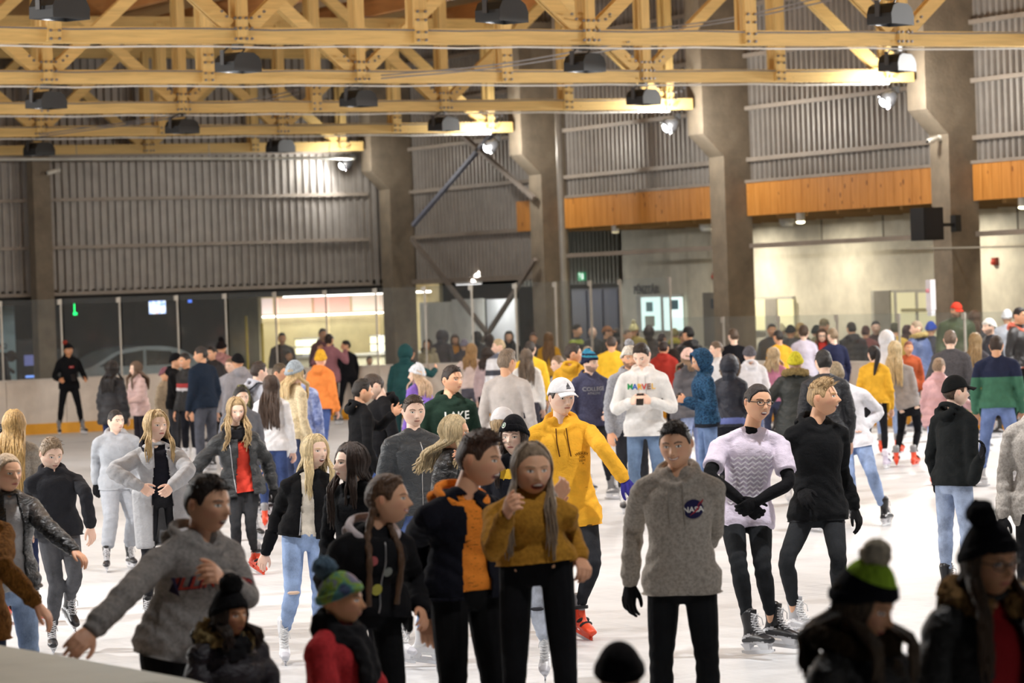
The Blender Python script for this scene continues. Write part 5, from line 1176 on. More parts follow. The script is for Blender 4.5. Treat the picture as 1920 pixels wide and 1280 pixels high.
# ---- lamps under the trusses
def hall_lamp(X, Y, lab, lit):
    th = thing('hanging_floodlight', lab, 'floodlight', (X, Y, 5.75), .5, None)
    q = MB(); pr = [(-.30, .0), (-.24, .09), (-.14, .13), (.14, .13), (.25, .08), (.31, -.02), (.30, -.05), (-.30, -.05)]; q.add(*extr(pr, -.17, .17)); q.box((0, -.165, -.09), (.60, .012, .08)); q.box((0, .165, -.09), (.60, .012, .08)); q.box((-.295, 0, -.09), (.012, .33, .08)); q.box((.295, 0, -.09), (.012, .33, .08)); q.build('housing', plain('#080707', .6), th)
    q = MB(); q.box((0, 0, -.062), (.50, .28, .02)); q.build('lens', emit('#f6fbff', 14. if lit else 2.5, 'lens'), th)
    q = MB(); q.box((-.34, 0, .06), (.03, .06, .20)); q.box((0, 0, .215), (.12, .12, .07)); q.tube([(-.33, 0, .12), (-.2, 0, .20), (0, 0, .21)], .012, (0, 1, 0), 6, 3); q.tube([(.1, 0, .15), (.15, 0, .20), (0, 0, .22)], .012, (0, 1, 0), 6, 3); q.build('bracket', plain('#2a2624', .5), th)
wh = {34.4: 'nearest truss', 42.2: 'second truss', 49.9: 'third truss', 57.6: 'fourth truss', 65.4: 'fifth truss'}
for Y in (34.4, 42.2, 49.9, 57.6, 65.4):
    for k in range(2, 12, 2):
        X = 34.2-2.7*k
        if X < 6: continue
        px = 960+FP*((np3(X, Y, 5.6)-CAM)@RT)/((np3(X, Y, 5.6)-CAM)@FW)
        if -30 < px < 1950: hall_lamp(X, Y, 'black floodlight under the %s counted from the camera, %s lamp from the column side' % (wh[Y], ('', 'first', 'second', 'third', 'fourth', 'fifth')[k//2]), (Y == 42.2 and k in (4, 6)))
for Y, lab in zip((73.0, 65.4, 57.6, 49.9), ('bright round floodlight at the end wall corner', 'bright round floodlight on the corbel by the drain pipe column', 'bright round floodlight on the corbel of the bare column', 'bright round floodlight with box on the loudspeaker column')):
    th = thing('column_floodlight', lab, 'floodlight', (33.78, Y, 5.66)); q = MB(); q.tube([(.16, 0, .10), (.02, 0, .01)], [.11, .17], (0, 1, 0), 18, 1); q.build('housing', plain('#2a2a2c', .4), th, True)
    q = MB(); q.ball((-.02, -.02, -.0), (.10, .10, .10), 16); q.build('lens', emit('#f4fbff', 60., 'lens'), th, True); q = MB(); q.box((.22, 0, .20), (.10, .12, .12)); q.build('bracket', DARK, th)
# ================================================================== who stands where
def zig():
    out = []
    for r in range(10):
        z0 = .155-r*.033; n = 12-r//3; w = .024
        for i in range(n):
            x0 = -.14+i*w; a, b = (0, .019) if i % 2 else (.019, 0)
            out.append([(x0, z0+a), (x0+w, z0+b), (x0+w, z0+b+.013), (x0, z0+a+.013)])
    return out
BK = '#17171a'
# ---------- closest to the camera
P('person in a grey hoodie with red arched lettering, leaning with one arm out', 385, 895, 1.76, 40, tall=1.80, hy=48, hp=6, k=dict(pel=(330, 1205), nk=(372, 1014), hd=(389, 945), Rel=(238, 1112, 1), Rha=(172, 1180, 1), Lel=(462, 1120, 1), Lha=(418, 1086, 1)),
  hair=('short', '#2a1d15'), up=('hoodie', '#8b8682', {'fab': 'melange'}), bot=('slim', '#121214'), skin='m', face='open', hands=('hold', 'relax'), text=[('text', 'ILLINOIS', .088, -.01, .30, '#2a2238', .8), ('text', 'ILLINOIS', .080, -.01, .302, '#a53a2c', .8)])
P('person with two long braids, black patched bomber jacket and pale hood', 712, 888, 1.70, 25, hy=75, hp=0, sex='f', k=dict(pel=(688, 1135), nk=(700, 1002), hd=(727, 936), Lel=(772, 1080), Lha=(790, 1140, 1), Rel=(610, 1085), Rha=(640, 1165)),
  hair=('braids', '#5b3d22', {'len': .30}), up=('bomber', BK, {'fab': 'knit', 'zip': ('#9a9a9c', .0), 'hood': None}), inner=('hoodie', '#c9c0c4', {'hem': -.02}), bot=('leggings', '#121214'), skin='m', face='smile',
  text=[('disc', .022, -.06, .225, '#b05a5a'), ('disc', .022, .02, .17, '#8f938c'), ('disc', .026, -.02, .09, '#b9b24a'), ('disc', .022, -.13, .13, '#a0a08c'), ('disc', .015, .09, .2, '#a89a3c')])
P('laughing person in an open navy coat over an orange hoodie', 900, 808, 1.86, 35, tall=1.84, hy=68, hp=8, k=dict(pel=(872, 1095), nk=(868, 938), hd=(898, 861), Rel=(782, 1010), Rha=(800, 1150, -1), Lel=(958, 1000, -1), Lha=(1030, 938, -1)),
  hair=('quiff', '#4a3020'), up=('jacket', '#14151f', {'open': .08, 'fab': 'melange', 'hem': -.14, 'hood': None, 'shift': -.02}), inner=('hoodie', '#f08a1c', {'fab': 'scribble', 'hem': -.06}), bot=('slim', '#101012'), skin='m', face='laugh')
P('laughing person in a fluffy mustard sweater and black high waist jeans', 1002, 836, 1.80, -8, hy=15, hp=6, sex='f', k=dict(pel=(1005, 1055), nk=(992, 938), hd=(998, 880), Rel=(925, 1035, 1), Rha=(948, 968, 1), Lel=(1062, 980), Lha=(1088, 1045, 1)),
  hair=('long', '#8a7358', {'len': .34, 'tight': 1, 'amin': 70, 'split': 100}), up=('sweater', '#a5741a', {'hem': .02, 'loose': 1.2}), bot=('leggings', '#101014', {'fab': 'denim'}), skin='m', face='laugh', hands=('hold', 'hold'))
P('person in a grey hoodie with a round dark blue chest badge, black gloves', 1268, 790, 1.81, -6, hy=-12, hp=6, hr=-3, k=dict(Rel=(1188, 990), Rha=(1181, 1092), Lel=(1335, 1000), Lha=(1270, 1080, 1)),
  hair=('short', '#251a14', {'front': .56}), up=('hoodie', '#9c948a', {'fab': 'melange', 'strings': '#8a8278'}), bot=('slim', '#101114'), skin='m', gl='LR', glc='#0e0e10', face='smile', hands=('hold', 'relax'),
  text=[('disc', .050, .088, .375, '#26244a'), ('text', 'NASA', .040, .088, .372, '#e4e2dc', 0), ('poly', [[(.03, .03), (.052, .05), (.05, .04), (.02, -.01), (-.02, -.035), (.012, -.005)]], .088, .375, '#a8323a')])
P('child in a black pompom hat and a dark coat with a pale fur collar', 418, 1110, 1.32, 30, hy=40, hp=4, hair=('long', '#2a1c12', {'len': .1}), hat=('beanie', '#121214', {'pom': '#121214', 'front': .44, 'py': .05}), up=('puffer', '#1c1720', {'fur': '#a58e5c', 'hood': None}), bot=('slim', '#17171a'), skin='t', sk='black', legs='stand', arms=('fwd', 'fwd'), scarf=('#1a1a1c',))
P('child in a multicoloured pompom hat, thick black and grey scarf and red coat', 618, 1078, 1.42, 60, hy=72, hp=4, hair=None, hat=('beanie', '#6a7a50', {'pom': '#5c7486', 'fab': 'patch', 'front': .42, 'py': -.75, 'tall': .05}), up=('jacket', '#b0282c', {'fab': 'melange', 'loose': 1.4}), bot=('slim', '#17171a'), skin='t', arms=('fwd', 'fwd'), scarf=('#1b1a1c', .20), gl='LR', face=None)
P('person in a black hat with a lime band and cream pompom, looking down', 1592, 1062, 1.62, 50, hy=62, hp=24, sex='f', hair=('long', '#4c3820', {'len': .2, 'split': 90}), hat=('beanie', '#101016', {'pom': '#cfc0a4', 'bands': [(.80, 1.6, '#8fb41c')], 'front': .40, 'tall': .22}), up=('parka', '#17130f', {'fur': '#3a2b1a', 'hood': None}), bot=('slim', '#17171a'), skin='t', arms=('down', 'down'))
P('person in glasses and black pompom hat, fur trimmed coat over dark red', 1838, 985, 1.70, 28, hy=38, hp=8, sex='f', hair=('long', '#4a331c', {'len': .34, 'split': 110, 'amin': 60}), hat=('beanie', '#0e0d12', {'pom': '#0e0d12', 'px': .3, 'front': .40, 'tall': .14}), up=('parka', '#15120f', {'fur': '#8f6a3a', 'hood': None, 'open': .085}), inner=('sweater', '#8c1218'), bot=('slim', '#17171a'), skin='t', specs=True, arms=('down', 'down'))
P('person seen only as a dark round hat at the bottom edge of the photo', 1160, 1212, 1.38, 180, hair=None, hat=('beanie', '#120e10', {'tall': .02, 'fab': 'fur'}), up=('puffer', '#17171a'), bot=('slim', '#17171a'))
P('person in a brown fur hooded coat at the edge behind the one in glasses', 1962, 1066, 1.54, 150, sex='f', hair=None, hat=('hoodup', '#6a5236', {'open': 45, 'fur': '#80643c'}), up=('parka', '#4a3a28', {'fab': 'fur'}), bot=('slim', '#17171a'))
# ---------- in focus
P('person in glasses and a lilac T-shirt with silver zigzags over black sleeves, hands clasped', 1415, 718, 1.83, 8, tall=1.84, hy=28, hp=2, hr=4, k=dict(pel=(1397, 962), nk=(1408, 812), hd=(1421, 755), Rel=(1332, 892, 1), Rha=(1396, 944, 1), Lel=(1478, 905, 1), Lha=(1420, 940, 1), Rkn=(1385, 1058), Ran=(1406, 1184), Lkn=(1430, 1064), Lan=(1448, 1170)),
  hair=('bun', '#2a2220', {'tight': 1}), up=('tee', '#d3c8da', {'under': '#111114', 'hem': -.15, 'loose': 1.3}), bot=('skinny', '#1f2226'), skin='m', sk='black', gl='LR', glc='#0f0f12', specs=True, face='open', hands=('hold', 'hold'), text=[('poly', zig(), .0, .215, '#f1eef6')], extra={'toeL': 55, 'toeR': 40})
P('tall person with a blond quiff in a black zip hoodie, head turned in profile', 1545, 708, 1190, 28, tall=1.84, hy=72, hp=-4, k=dict(pel=(1536, 952), nk=(1530, 796), hd=(1543, 746), Rel=(1487, 882), Rha=(1503, 918, 1), Lel=(1578, 880), Lha=(1602, 950, 1), Rkn=(1475, 1050, 1), Ran=(1490, 1152), Lkn=(1572, 1050, 1), Lan=(1570, 1130)),
  hair=('quiff', '#b08c54'), up=('hoodie', '#141517'), bot=('skinny', '#25282c'), skin='m', sk='silver', gl='LR', face='open', extra={'toeR': 40})
P('person in a white cap and bright yellow hoodie with a purple glove', 1050, 710, 1195, -2, tall=1.84, hy=24, hp=2, k=dict(pel=(1072, 962), nk=(1052, 794), hd=(1053, 747), Lel=(1128, 838, 1), Lha=(1170, 898, 1), Rel=(985, 900), Rha=(1000, 1000), Lkn=(1112, 1055, 1), Lan=(1082, 1152), Rkn=(1050, 1075), Ran=(1050, 1195)),
  hair=('short', '#3c2a1c'), hat=('cap', '#f2f2f5', {'logo': '#2a2a30', 'la': -.1}), up=('hoodie', '#f3b21a', {'strings': '#5a3410'}), bot=('skinny', '#26282e'), skin='p', sk='red', gl='L', glc='#3a348c',
  text=[('text', 'WESLEY', .026, .125, .44, '#5a3c0c', 6.0), ('text', 'XIX', .026, .125, .412, '#7a5614', 0), ('text', 'DEPT', .020, .125, .385, '#7a5614', 0), ('text', 'IX', .014, .13, .365, '#7a5614', 0), ('poly', [[(-.17, -.0), (.10, .03), (.10, .034), (-.17, .004)]], .04, .16, '#c98a10')], extra={'toeL': 35})
P('person in a black beanie with a round green badge, yellow and black jacket', 966, 784, 1.71, -12, hy=-18, hp=4, sex='f', hair=('long', '#3c2a20', {'len': .26}), hat=('beanie', '#141418', {'badge': ('#3f7a4c', .45), 'tall': .16}), up=('jacket', '#191a22', {'bands': [(-.3, .14, '#e8b81c'), (.80, .92, '#e8b81c')], 'fab': 'knit'}), bot=('slim', '#b3bdd0', {'rip': 'LR', 'ripc': '#23252e', 'end': .72}), skin='p', sk='white', k=dict(Rkn=(955, 1135, 1), Ran=(948, 1228), Lkn=(1010, 1140), Lan=(1022, 1212)))
P('person with windblown blond hair and black leather jacket, hand at the mouth', 838, 780, 1.69, 62, hy=78, sex='f', hair=('long', '#c8ad78', {'len': .22, 'split': 70, 'wind': (-.09, .02, .02)}), up=('leather', '#1a1a1c', {}), bot=('slim', '#8fb0e0'), skin='m', sk='white', k=dict(Lel=(872, 905, 1), Lha=(868, 868, 1), Rkn=(765, 1092, 1), Ran=(735, 1190), Lkn=(800, 1100), Lan=(790, 1200)), hands=('hold', 'relax'), face='smile')
P('blond person in a black biker jacket over a cream top and light blue jeans', 586, 815, 1.575, 12, hy=32, hp=0, sex='f', tall=1.60, k=dict(pel=(572, 1000), nk=(583, 893), hd=(591, 846), Rel=(525, 955), Rha=(498, 1035), Lel=(640, 960), Lha=(650, 1040), Rkn=(548, 1110), Ran=(532, 1195), Lkn=(600, 1110), Lan=(598, 1190)),
  hair=('long', '#dcbf82', {'len': .27, 'split': 95}), up=('leather', '#141416', {'open': .055, 'fab': 'knit', 'zip': ('#c9c9cc', -.065)}), inner=('sweater', '#e6dccb', {'hem': -.03}), bot=('slim', '#86a8dc', {'rip': 'R', 'ripc': '#e8c8b0'}), skin='p', sk='white', face='open')
P('person with long dark hair in a plain black top, face turned aside', 662, 833, 1.64, -20, hy=-62, hp=0, sex='f', k=dict(nk=(668, 914), hd=(658, 868)), hair=('long', '#3a2a22', {'len': .32, 'split': 80}), up=('sweater', '#16171a', {'fab': 'knit'}), bot=('leggings', '#141418'), skin='p', sk='white')
P('person with wavy blond hair in a black puffer jacket, black scarf and red sweater', 442, 737, 1078, 8, hy=12, hp=14, sex='f', k=dict(pel=(455, 915), nk=(441, 812), hd=(443, 769), Rel=(372, 872), Rha=(355, 925), Lel=(500, 865), Lha=(512, 912), Lan=(478, 1040), Lkn=(470, 985), Rkn=(442, 985), Ran=(445, 1050)),
  hair=('long', '#b3925a', {'len': .30, 'wave': .018, 'split': 100, 'wind': (-.04, .0, 0)}), up=('puffer', '#26282a', {'open': .075, 'hem': -.10, 'hood': None, 'zip': ('#b9b9bc', -.085)}), inner=('sweater', '#d8402e', {'hem': -.06}), bot=('skinny', '#2b2c30'), skin='p', sk='red', scarf=('#1c1c20',), gl='LR', face='smile', extra={'toeL': 30})
P('blond person in a long light grey coat, hands at the waist', 290, 766, 1.71, 4, hy=26, hp=0, sex='f', k=dict(pel=(302, 925), nk=(292, 842), hd=(293, 798), Rel=(212, 882, 1), Rha=(262, 912, 1), Lel=(352, 882, 1), Lha=(322, 912, 1)),
  hair=('long', '#c9a566', {'len': .24, 'split': 80}), up=('coat', '#a9a9ac', {'open': .078, 'hem': -1.15, 'fab': 'knit'}), inner=('hoodie', '#1d1d26', {'hem': -.05}), bot=('skinny', '#2b2b30'), skin='p', hands=('hold', 'hold'))
P('boy in a pale grey tracksuit with one black glove', 226, 769, 1067, 8, hy=32, hp=0, k=dict(Rel=(180, 862), Rha=(180, 905), Rkn=(208, 970), Ran=(200, 1040), Lkn=(250, 972), Lan=(242, 1035)), hair=('short', '#2c211a'), up=('hoodie', '#a9adb4', {'fab': 'knit'}), bot=('loose', '#a7abb3', {'fab': 'knit', 'end': .72}), skin='p', gl='R', fat=1.12)
P('boy in a dark grey hoodie and washed grey ripped jeans, one skate lifted', 98, 815, 1225, 12, hy=22, hp=16, tall=1.56, k=dict(pel=(108, 990), nk=(100, 888), hd=(96, 852), Rel=(58, 925), Rha=(50, 990), Lel=(160, 925, 1), Lha=(170, 985, 1), Rkn=(105, 1095, 1), Ran=(97, 1190), Lkn=(140, 1080, 1), Lan=(128, 1130, -1)),
  hair=('curly', '#9a7f5e'), up=('hoodie', '#2b2c31'), bot=('slim', '#55565c'), skin='p', sk='black')
P('person with pulled back hair, black leather jacket over a grey top', 6, 850, 1.68, 20, hy=30, sex='f', hair=('bun', '#c2a37c', {'tight': 1}), up=('leather', '#141416', {'open': .075}), inner=('sweater', '#aaa8a8'), bot=('slim', '#7c9ac4'), skin='m', sk='grey', k=dict(Lel=(85, 985, 1), Lha=(138, 1030, 1)))
P('person in a fuzzy mustard brown coat whose arm reaches in at the edge', -62, 880, 1.72, 30, hair=('short', '#3a2a1c'), up=('jacket', '#8a5a1e', {'fab': 'fur'}), bot=('slim', '#26324e'), skin='m', k=dict(Lel=(5, 1060, 1), Lha=(68, 1130, 1)))
P('boy in round glasses and a bright blue jacket', 2, 796, 1.56, 20, hy=25, hair=('short', '#17130f'), up=('puffer', '#3844c8', {'quilt': .06, 'loose': .8}), bot=('slim', '#1f2a4c'), skin='m', sk='red', specs=True)
P('person with very long golden hair in a speckled grey coat, seen from behind', 22, 770, 1.70, 165, sex='f', hair=('long', '#b98e3e', {'len': .48, 'amin': 60, 'split': 60}), up=('coat', '#a39c92', {'fab': 'melange', 'hem': -.5}), bot=('slim', '#22305a'), skin='m', sk='red')
P('person in a dark grey bomber jacket with short hair', 770, 742, 1.77, 18, hy=14, hp=4, hair=('short', '#54402e'), up=('bomber', '#3c4044', {'zip': ('#b9b9ba', .02), 'hem': -.12}), bot=('slim', '#4a72c0'), skin='p', k=dict(hd=(776, 772)))
P('person with shaved hair in a black hoodie bending towards a friend', 700, 699, 1.76, -70, tall=1.84, hy=-78, hp=28, lean=(0, .09), hair=('buzz', '#4a3c32'), up=('hoodie', BK, {'text': 0}), bot=('slim', '#2c4a86'), skin='p', k=dict(hd=(700, 724), nk=(716, 752)))
P('person hidden behind the shaved head, arms in black sleeves with white letters', 668, 712, 1.72, 110, hair=('short', '#241c16'), up=('hoodie', '#141416', {'loose': .8}), bot=('slim', '#2a3a62'), skin='m', k=dict(Lel=(712, 800, 1), Lha=(738, 776, 1)), hands=('open', 'open'))
P('person in a dark green hoodie with white LAKE lettering over a coloured square', 838, 685, 1.86, 10, hy=40, hp=2, hair=('short', '#2a1c14'), up=('hoodie', '#1c3026'), bot=('slim', '#22262c'), skin='m', k=dict(hd=(848, 712)),
  text=[('text', 'LAKE', .105, .05, .40, '#e9ece8', 0), ('poly', [[(-.035, -.03), (.035, -.03), (.0, .005)]], .06, .325, '#d8402c'), ('poly', [[(-.035, -.03), (0, .005), (-.035, .035)]], .06, .325, '#e8b81c'), ('poly', [[(.035, .035), (-.035, .035), (0, .005)]], .06, .325, '#e88a1c'), ('poly', [[(.035, .035), (0, .005), (.035, -.03)]], .06, .325, '#3c5cc8'), ('text', 'USA', .018, .12, .322, '#cfd2cf', 0)])
P('child in a white cap and glasses mostly hidden behind the black beanie', 936, 768, 1.60, 30, hy=40, hair=('long', '#a98a58', {'len': .15}), hat=('cap', '#e2e0e2', {}), up=('jacket', '#c9c6c8'), bot=('slim', '#33384c'), skin='p', specs=True)
P('person in a light knit sweater with a quiff, seen from behind', 946, 657, 1.90, 160, hy=140, hair=('quiff', '#84705a'), up=('sweater', '#bdb6b2', {'fab': 'knit', 'loose': 1.4, 'hem': -.24}), bot=('slim', '#c3b3b8'), skin='m', sk='white')
P('person in a black cap and black hoodie, back turned, holding gloved hands up', 1795, 716, 1125, 135, hy=115, hp=0, tall=1.66, hair=('short', '#4a3526'), hat=('cap', '#18191a', {}), up=('hoodie', '#1c1f20', {'hem': -.12}), bot=('slim', '#8ba0c4'), skin='p', sk='black', gl='LR', glc='#17171c', k=dict(Rel=(1822, 905, 1), Rha=(1838, 858, 1)))
P('person at the edge in a light grey sweater with black gloves', 1946, 716, 1.78, -10, hair=('short', '#2c2018'), up=('hoodie', '#a9a39c', {'fab': 'melange'}), bot=('slim', '#1d1e22'), gl='LR', skin='m')
# ---------- middle distance
P('person checking a phone in a white hoodie with rainbow MARVEL lettering', 1204, 650, 1.88, -6, hy=-22, hp=30, tall=1.86, hair=('short', '#33271f'), up=('hoodie', '#e6e5e3', {'loose': 1.25, 'hem': -.18, 'strings': '#c9c9c9'}), bot=('slim', '#5c7ea8'), skin='p', sk='white', arms=('phone', 'phone'), hands=('hold', 'hold'), legs='stand',
  text=[('text', 'M', .085, -.125, .42, '#2f9a5a', 0), ('text', 'A', .085, -.072, .42, '#3a6ac0', 0), ('text', 'R', .085, -.022, .42, '#e8b020', 0), ('text', 'V', .085, .026, .42, '#d8402c', 0), ('text', 'E', .085, .074, .42, '#8a5a4a', 0), ('text', 'L', .085, .120, .42, '#e8b84a', 0)])
P('person in a slate blue hoodie with grey lettering and a striped knit hat', 1112, 662, 938, 22, hy=55, hp=4, hair=('short', '#1c1614'), hat=('beanie', '#23263c', {'bands': [(.62, .80, '#2a7f96'), (1.0, 1.5, '#2f7fa0')], 'slouch': .3, 'front': .36}), up=('hoodie', '#45465e', {'fab': 'melange'}), bot=('slim', '#26272e'), skin='p', sk='grey', arms=('pocket', 'down'), extra={'beard': 1, 'toeL': 60}, legs='wide',
  text=[('text', 'COLLEGE', .065, .0, .37, '#8f9096', 0), ('text', 'ATHLETIC', .036, .0, .32, '#8f9096', 0)])
P('bearded person in a grey hoodie and cream pompom hat beside the phone user', 1178, 651, 1.84, 12, hy=10, hair=('short', '#3a2c22'), hat=('beanie', '#d6d0c4', {'pom': '#b9bcc4', 'front': .38}), up=('hoodie', '#9b9ea6', {'fab': 'melange'}), bot=('slim', '#2a2c34'), skin='m', gl='L', extra={'beard': 1}, sk='grey')
P('person in a blue speckled hooded jacket with the hood up, looking at a phone', 1322, 657, 1.76, -72, hp=18, hair=None, hat=('hoodup', '#2c5476', {'open': 52}), up=('hoodie', '#2c5476', {'fab': 'speckle', 'bands': [(-.3, -.06, '#23262c')], 'loose': 1.3}), bot=('slim', '#5f84bc'), skin='m', sk='white', arms=('phone', 'phone'), hands=('hold', 'hold'))
P('person in a white sweatshirt and light jeans, back turned, feet wide apart', 1570, 676, 985, 172, hy=-150, tall=1.80, hair=('short', '#8e7a58'), up=('sweater', '#dfdfe6', {'fab': 'knit', 'loose': 1.6}), bot=('slim', '#7f9fd4', {'end': .80}), skin='p', sk='black', k=dict(pel=(1598, 828), nk=(1580, 728), hd=(1566, 702), Rel=(1648, 772), Rha=(1622, 800), Lel=(1552, 780), Lha=(1560, 812, -1), Lan=(1598, 958), Lkn=(1592, 890), Rkn=(1634, 885), Ran=(1658, 958)))
P('person in a yellow jacket with a black ponytail, black leggings', 1645, 648, 880, 176, hy=-160, sex='f', hair=('pony', '#1c1618', {'len': .34, 'dx': .06}), up=('jacket', '#dca61c', {'fab': 'knit', 'hem': -.05}), bot=('leggings', '#1c1c20'), skin='p', sk='clear')
P('person with long blond hair in a grey sweater and black leggings, red rental skates', 1680, 636, 875, 172, sex='f', hair=('long', '#cbb078', {'len': .42, 'amin': 50, 'split': 50}), up=('sweater', '#9a9492', {'fab': 'knit', 'hem': -.02}), bot=('leggings', '#17171c'), skin='p', sk='red', k=dict(pel=(1705, 762), nk=(1682, 686), hd=(1678, 656)))
P('person in a navy and green striped sweater and blue jeans, back turned', 1876, 630, 912, 174, hair=('short', '#3a2a20'), up=('sweater', '#3f6e58', {'bands': [(.60, 1.6, '#262c44')], 'fab': 'knit', 'loose': 1.4}), bot=('slim', '#5876b4'), skin='m', sk='silver', legs='wide', fat=1.12, extra={'toeL': -80, 'toeR': -100})
P('person in a grey tweed jacket with short brown hair, seen from behind', 1781, 620, 1.80, 178, hair=('short', '#6e5844'), up=('jacket', '#4d4b4e', {'fab': 'melange'}), bot=('slim', '#26262e'), skin='p', arms=('phone', 'down'))
P('person with long brown hair fading to gold in a grey top and olive trousers', 1827, 625, 1.68, 170, sex='f', hair=('long', '#9c7c48', {'len': .40, 'amin': 55, 'split': 55}), up=('sweater', '#55535a', {'hem': -.03}), bot=('slim', '#7a7a44', {'fab': 'knit'}), skin='p', sk='grey')
P('person in a pink puffy coat half hidden behind the tweed jacket', 1756, 672, 1.52, 150, sex='f', hair=('short', '#9a7c5c'), up=('puffer', '#d3a4a8', {'hem': -.3}), bot=('slim', '#7f9fd4'), skin='p', sk='red', arms=('down', 'out'))
P('person in a blue parka with a pale fur collar, face in profile', 1730, 602, 808, -130, hy=-80, hair=('short', '#a38c6e'), up=('parka', '#4c5c84', {'fur': '#cdb676', 'hem': -.35, 'hood': None}), bot=('slim', '#2c2e38'), skin='p', sk='navy')
P('person in a yellow knit hat and dark parka with sandy fur collar', 1490, 662, 1.70, 176, sex='f', hair=None, hat=('beanie', '#c9c01c', {'tall': .1}), up=('parka', '#2a2e2c', {'fur': '#a8905c', 'hem': -.42, 'hood': None, 'loose': 1.2}), bot=('slim', '#8fb0e0'), skin='p', sk='white', arms=('out', 'out'))
P('person with black hair and a dark jacket between the parka and the white sweatshirt', 1546, 657, 1.80, -165, hair=('short', '#1f1a18'), up=('jacket', '#1a1c22'), bot=('slim', '#1d1e24'), skin='p')
P('person in a pale pink cap and a bulky grey puffer jacket, light jeans', 1294, 655, 1.70, -150, sex='f', hair=('long', '#8d6f50', {'len': .12}), hat=('beanie', '#e3beb2', {'tall': .12}), up=('puffer', '#5c5b62', {'quilt': .14, 'hem': -.18}), bot=('loose', '#8fa6dc', {'end': .8}), skin='p', sk='white')
P('person in a dark jacket with a big grey brown fur hood', 1366, 668, 1.66, 172, sex='f', hair=None, hat=('hoodup', '#7d6c60', {'open': 40, 'fur': '#8b7868'}), up=('jacket', '#1e2230', {'bands': [(-.1, .05, '#5a68a8')], 'fur': '#8b7868'}), bot=('slim', '#20222c'), skin='p')
P('boy with brown hair in a white jacket, head in profile', 1350, 640, 1.70, -80, hair=('short', '#6a543e'), up=('jacket', '#d9d9dc'), bot=('slim', '#2a2c36'), skin='p')
P('person in a plain black T-shirt with cropped brown hair before the bare column', 1374, 617, 1.78, 175, hy=-160, hair=('short', '#54402e'), up=('sweater', '#17171c', {'fab': 'knit'}), bot=('slim', '#22242c'), skin='p')
P('child in a white jacket and dark grey beanie, seen from behind', 1406, 650, 1.62, -170, hair=None, hat=('beanie', '#5d5c64', {'tall': .04}), up=('hoodie', '#dedee4', {'loose': 1.2}), bot=('slim', '#5c6f9c'), skin='p')
P('child with fair hair in a dusty pink top', 1448, 652, 1.58, 165, sex='f', hair=('long', '#b89c6e', {'len': .2}), up=('sweater', '#c982a0', {'fab': 'knit'}), bot=('slim', '#3a4260'), skin='p')
P('person with curly brown hair in a pale lilac sweater, back turned', 1506, 611, 1.76, 176, sex='f', hair=('curly', '#4a3626'), up=('sweater', '#cdc9dc', {'fab': 'knit', 'loose': 1.4}), bot=('slim', '#1f2026'), skin='p')
P('person with short dark hair in an amber yellow sweater near the curly one', 1462, 619, 1.72, -150, hair=('short', '#35302e'), up=('sweater', '#e8a81c', {'fab': 'knit'}), bot=('slim', '#2c303c'), skin='m')
P('person in a navy sweater with fair cropped hair, back turned', 1564, 616, 1.74, -150, hair=('short', '#8a7252'), up=('sweater', '#20243e', {'fab': 'knit'}), bot=('slim', '#20242e'), skin='p')
P('tall person in a thick black coat facing away beside the navy sweater', 1598, 604, 1.86, -160, hair=('short', '#2c241e'), up=('puffer', '#15151b', {'hem': -.4, 'hood': 'down'}), bot=('slim', '#17171c'), skin='m', sk='shoe')
P('person in glasses with long brown hair and a red scarf between two sweaters', 1540, 617, 1.66, 5, sex='f', hair=('long', '#4a3424', {'len': .25}), up=('jacket', '#26242c'), bot=('slim', '#22222a'), skin='p', specs=True, scarf=('#b0342c', .18))
P('person in a long hooded dark green hoodie, back turned, leaning over the boards', 754, 648, 1.75, 165, lean=(0, .09), hair=None, hat=('hoodup', '#1d4446', {'open': 40}), up=('hoodie', '#1d4446', {'fab': 'knit'}), bot=('slim', '#1d3c40', {'fab': 'knit'}), skin='m', arms=('down', 'reach'))
P('child in a white knit hat and purple top with long fair hair', 786, 686, 1.60, -140, hy=-90, sex='f', hair=('long', '#d8b48c', {'len': .25, 'split': 60}), hat=('beanie', '#dfe6f0', {'tall': .14, 'slouch': .2}), up=('sweater', '#9270d8', {'fab': 'knit'}), bot=('slim', '#3a3f60'), skin='p')
P('person with long gold brown hair in a beige top and grey jeans, bending forward', 880, 645, 1.67, 165, sex='f', lean=(0, .06), hair=('long', '#9c7438', {'len': .28, 'amin': 55, 'split': 55}), up=('sweater', '#cbb9b4', {'fab': 'knit', 'hem': .02}), bot=('slim', '#4c4a58'), skin='p', sk='white', arms=('reach', 'down'))
P('person in a dusty pink blouse and black trousers beside the beige top', 912, 652, 1.62, 160, sex='f', hair=('long', '#33241c', {'len': .2}), up=('sweater', '#b9a4a8', {'fab': 'knit'}), bot=('slim', '#17171c'), skin='p', sk='red')
P('blond person in a white and grey striped hooded jacket, head in profile', 938, 636, 1.76, -150, hy=-85, hair=('short', '#c2a878'), up=('hoodie', '#dcdfe6', {'bands': [(.45, .62, '#4a4c56'), (.95, 1.1, '#6a6f80')]}), bot=('slim', '#3a3c46'), skin='p')
P('person with long brown hair in a white top and grey trousers, back turned', 986, 655, 1.68, 178, sex='f', hair=('long', '#6c5a48', {'len': .36, 'amin': 50, 'split': 50}), up=('sweater', '#e4e3e2', {'fab': 'knit', 'hem': .0}), bot=('slim', '#3c3b44', {'fab': 'knit'}), skin='p')
P('person in a deep yellow sweater with dark cropped hair behind the white top', 993, 640, 1.75, 175, hair=('short', '#3c322c'), up=('sweater', '#e8bc1c', {'fab': 'knit'}), bot=('slim', '#2a2c36'), skin='p')
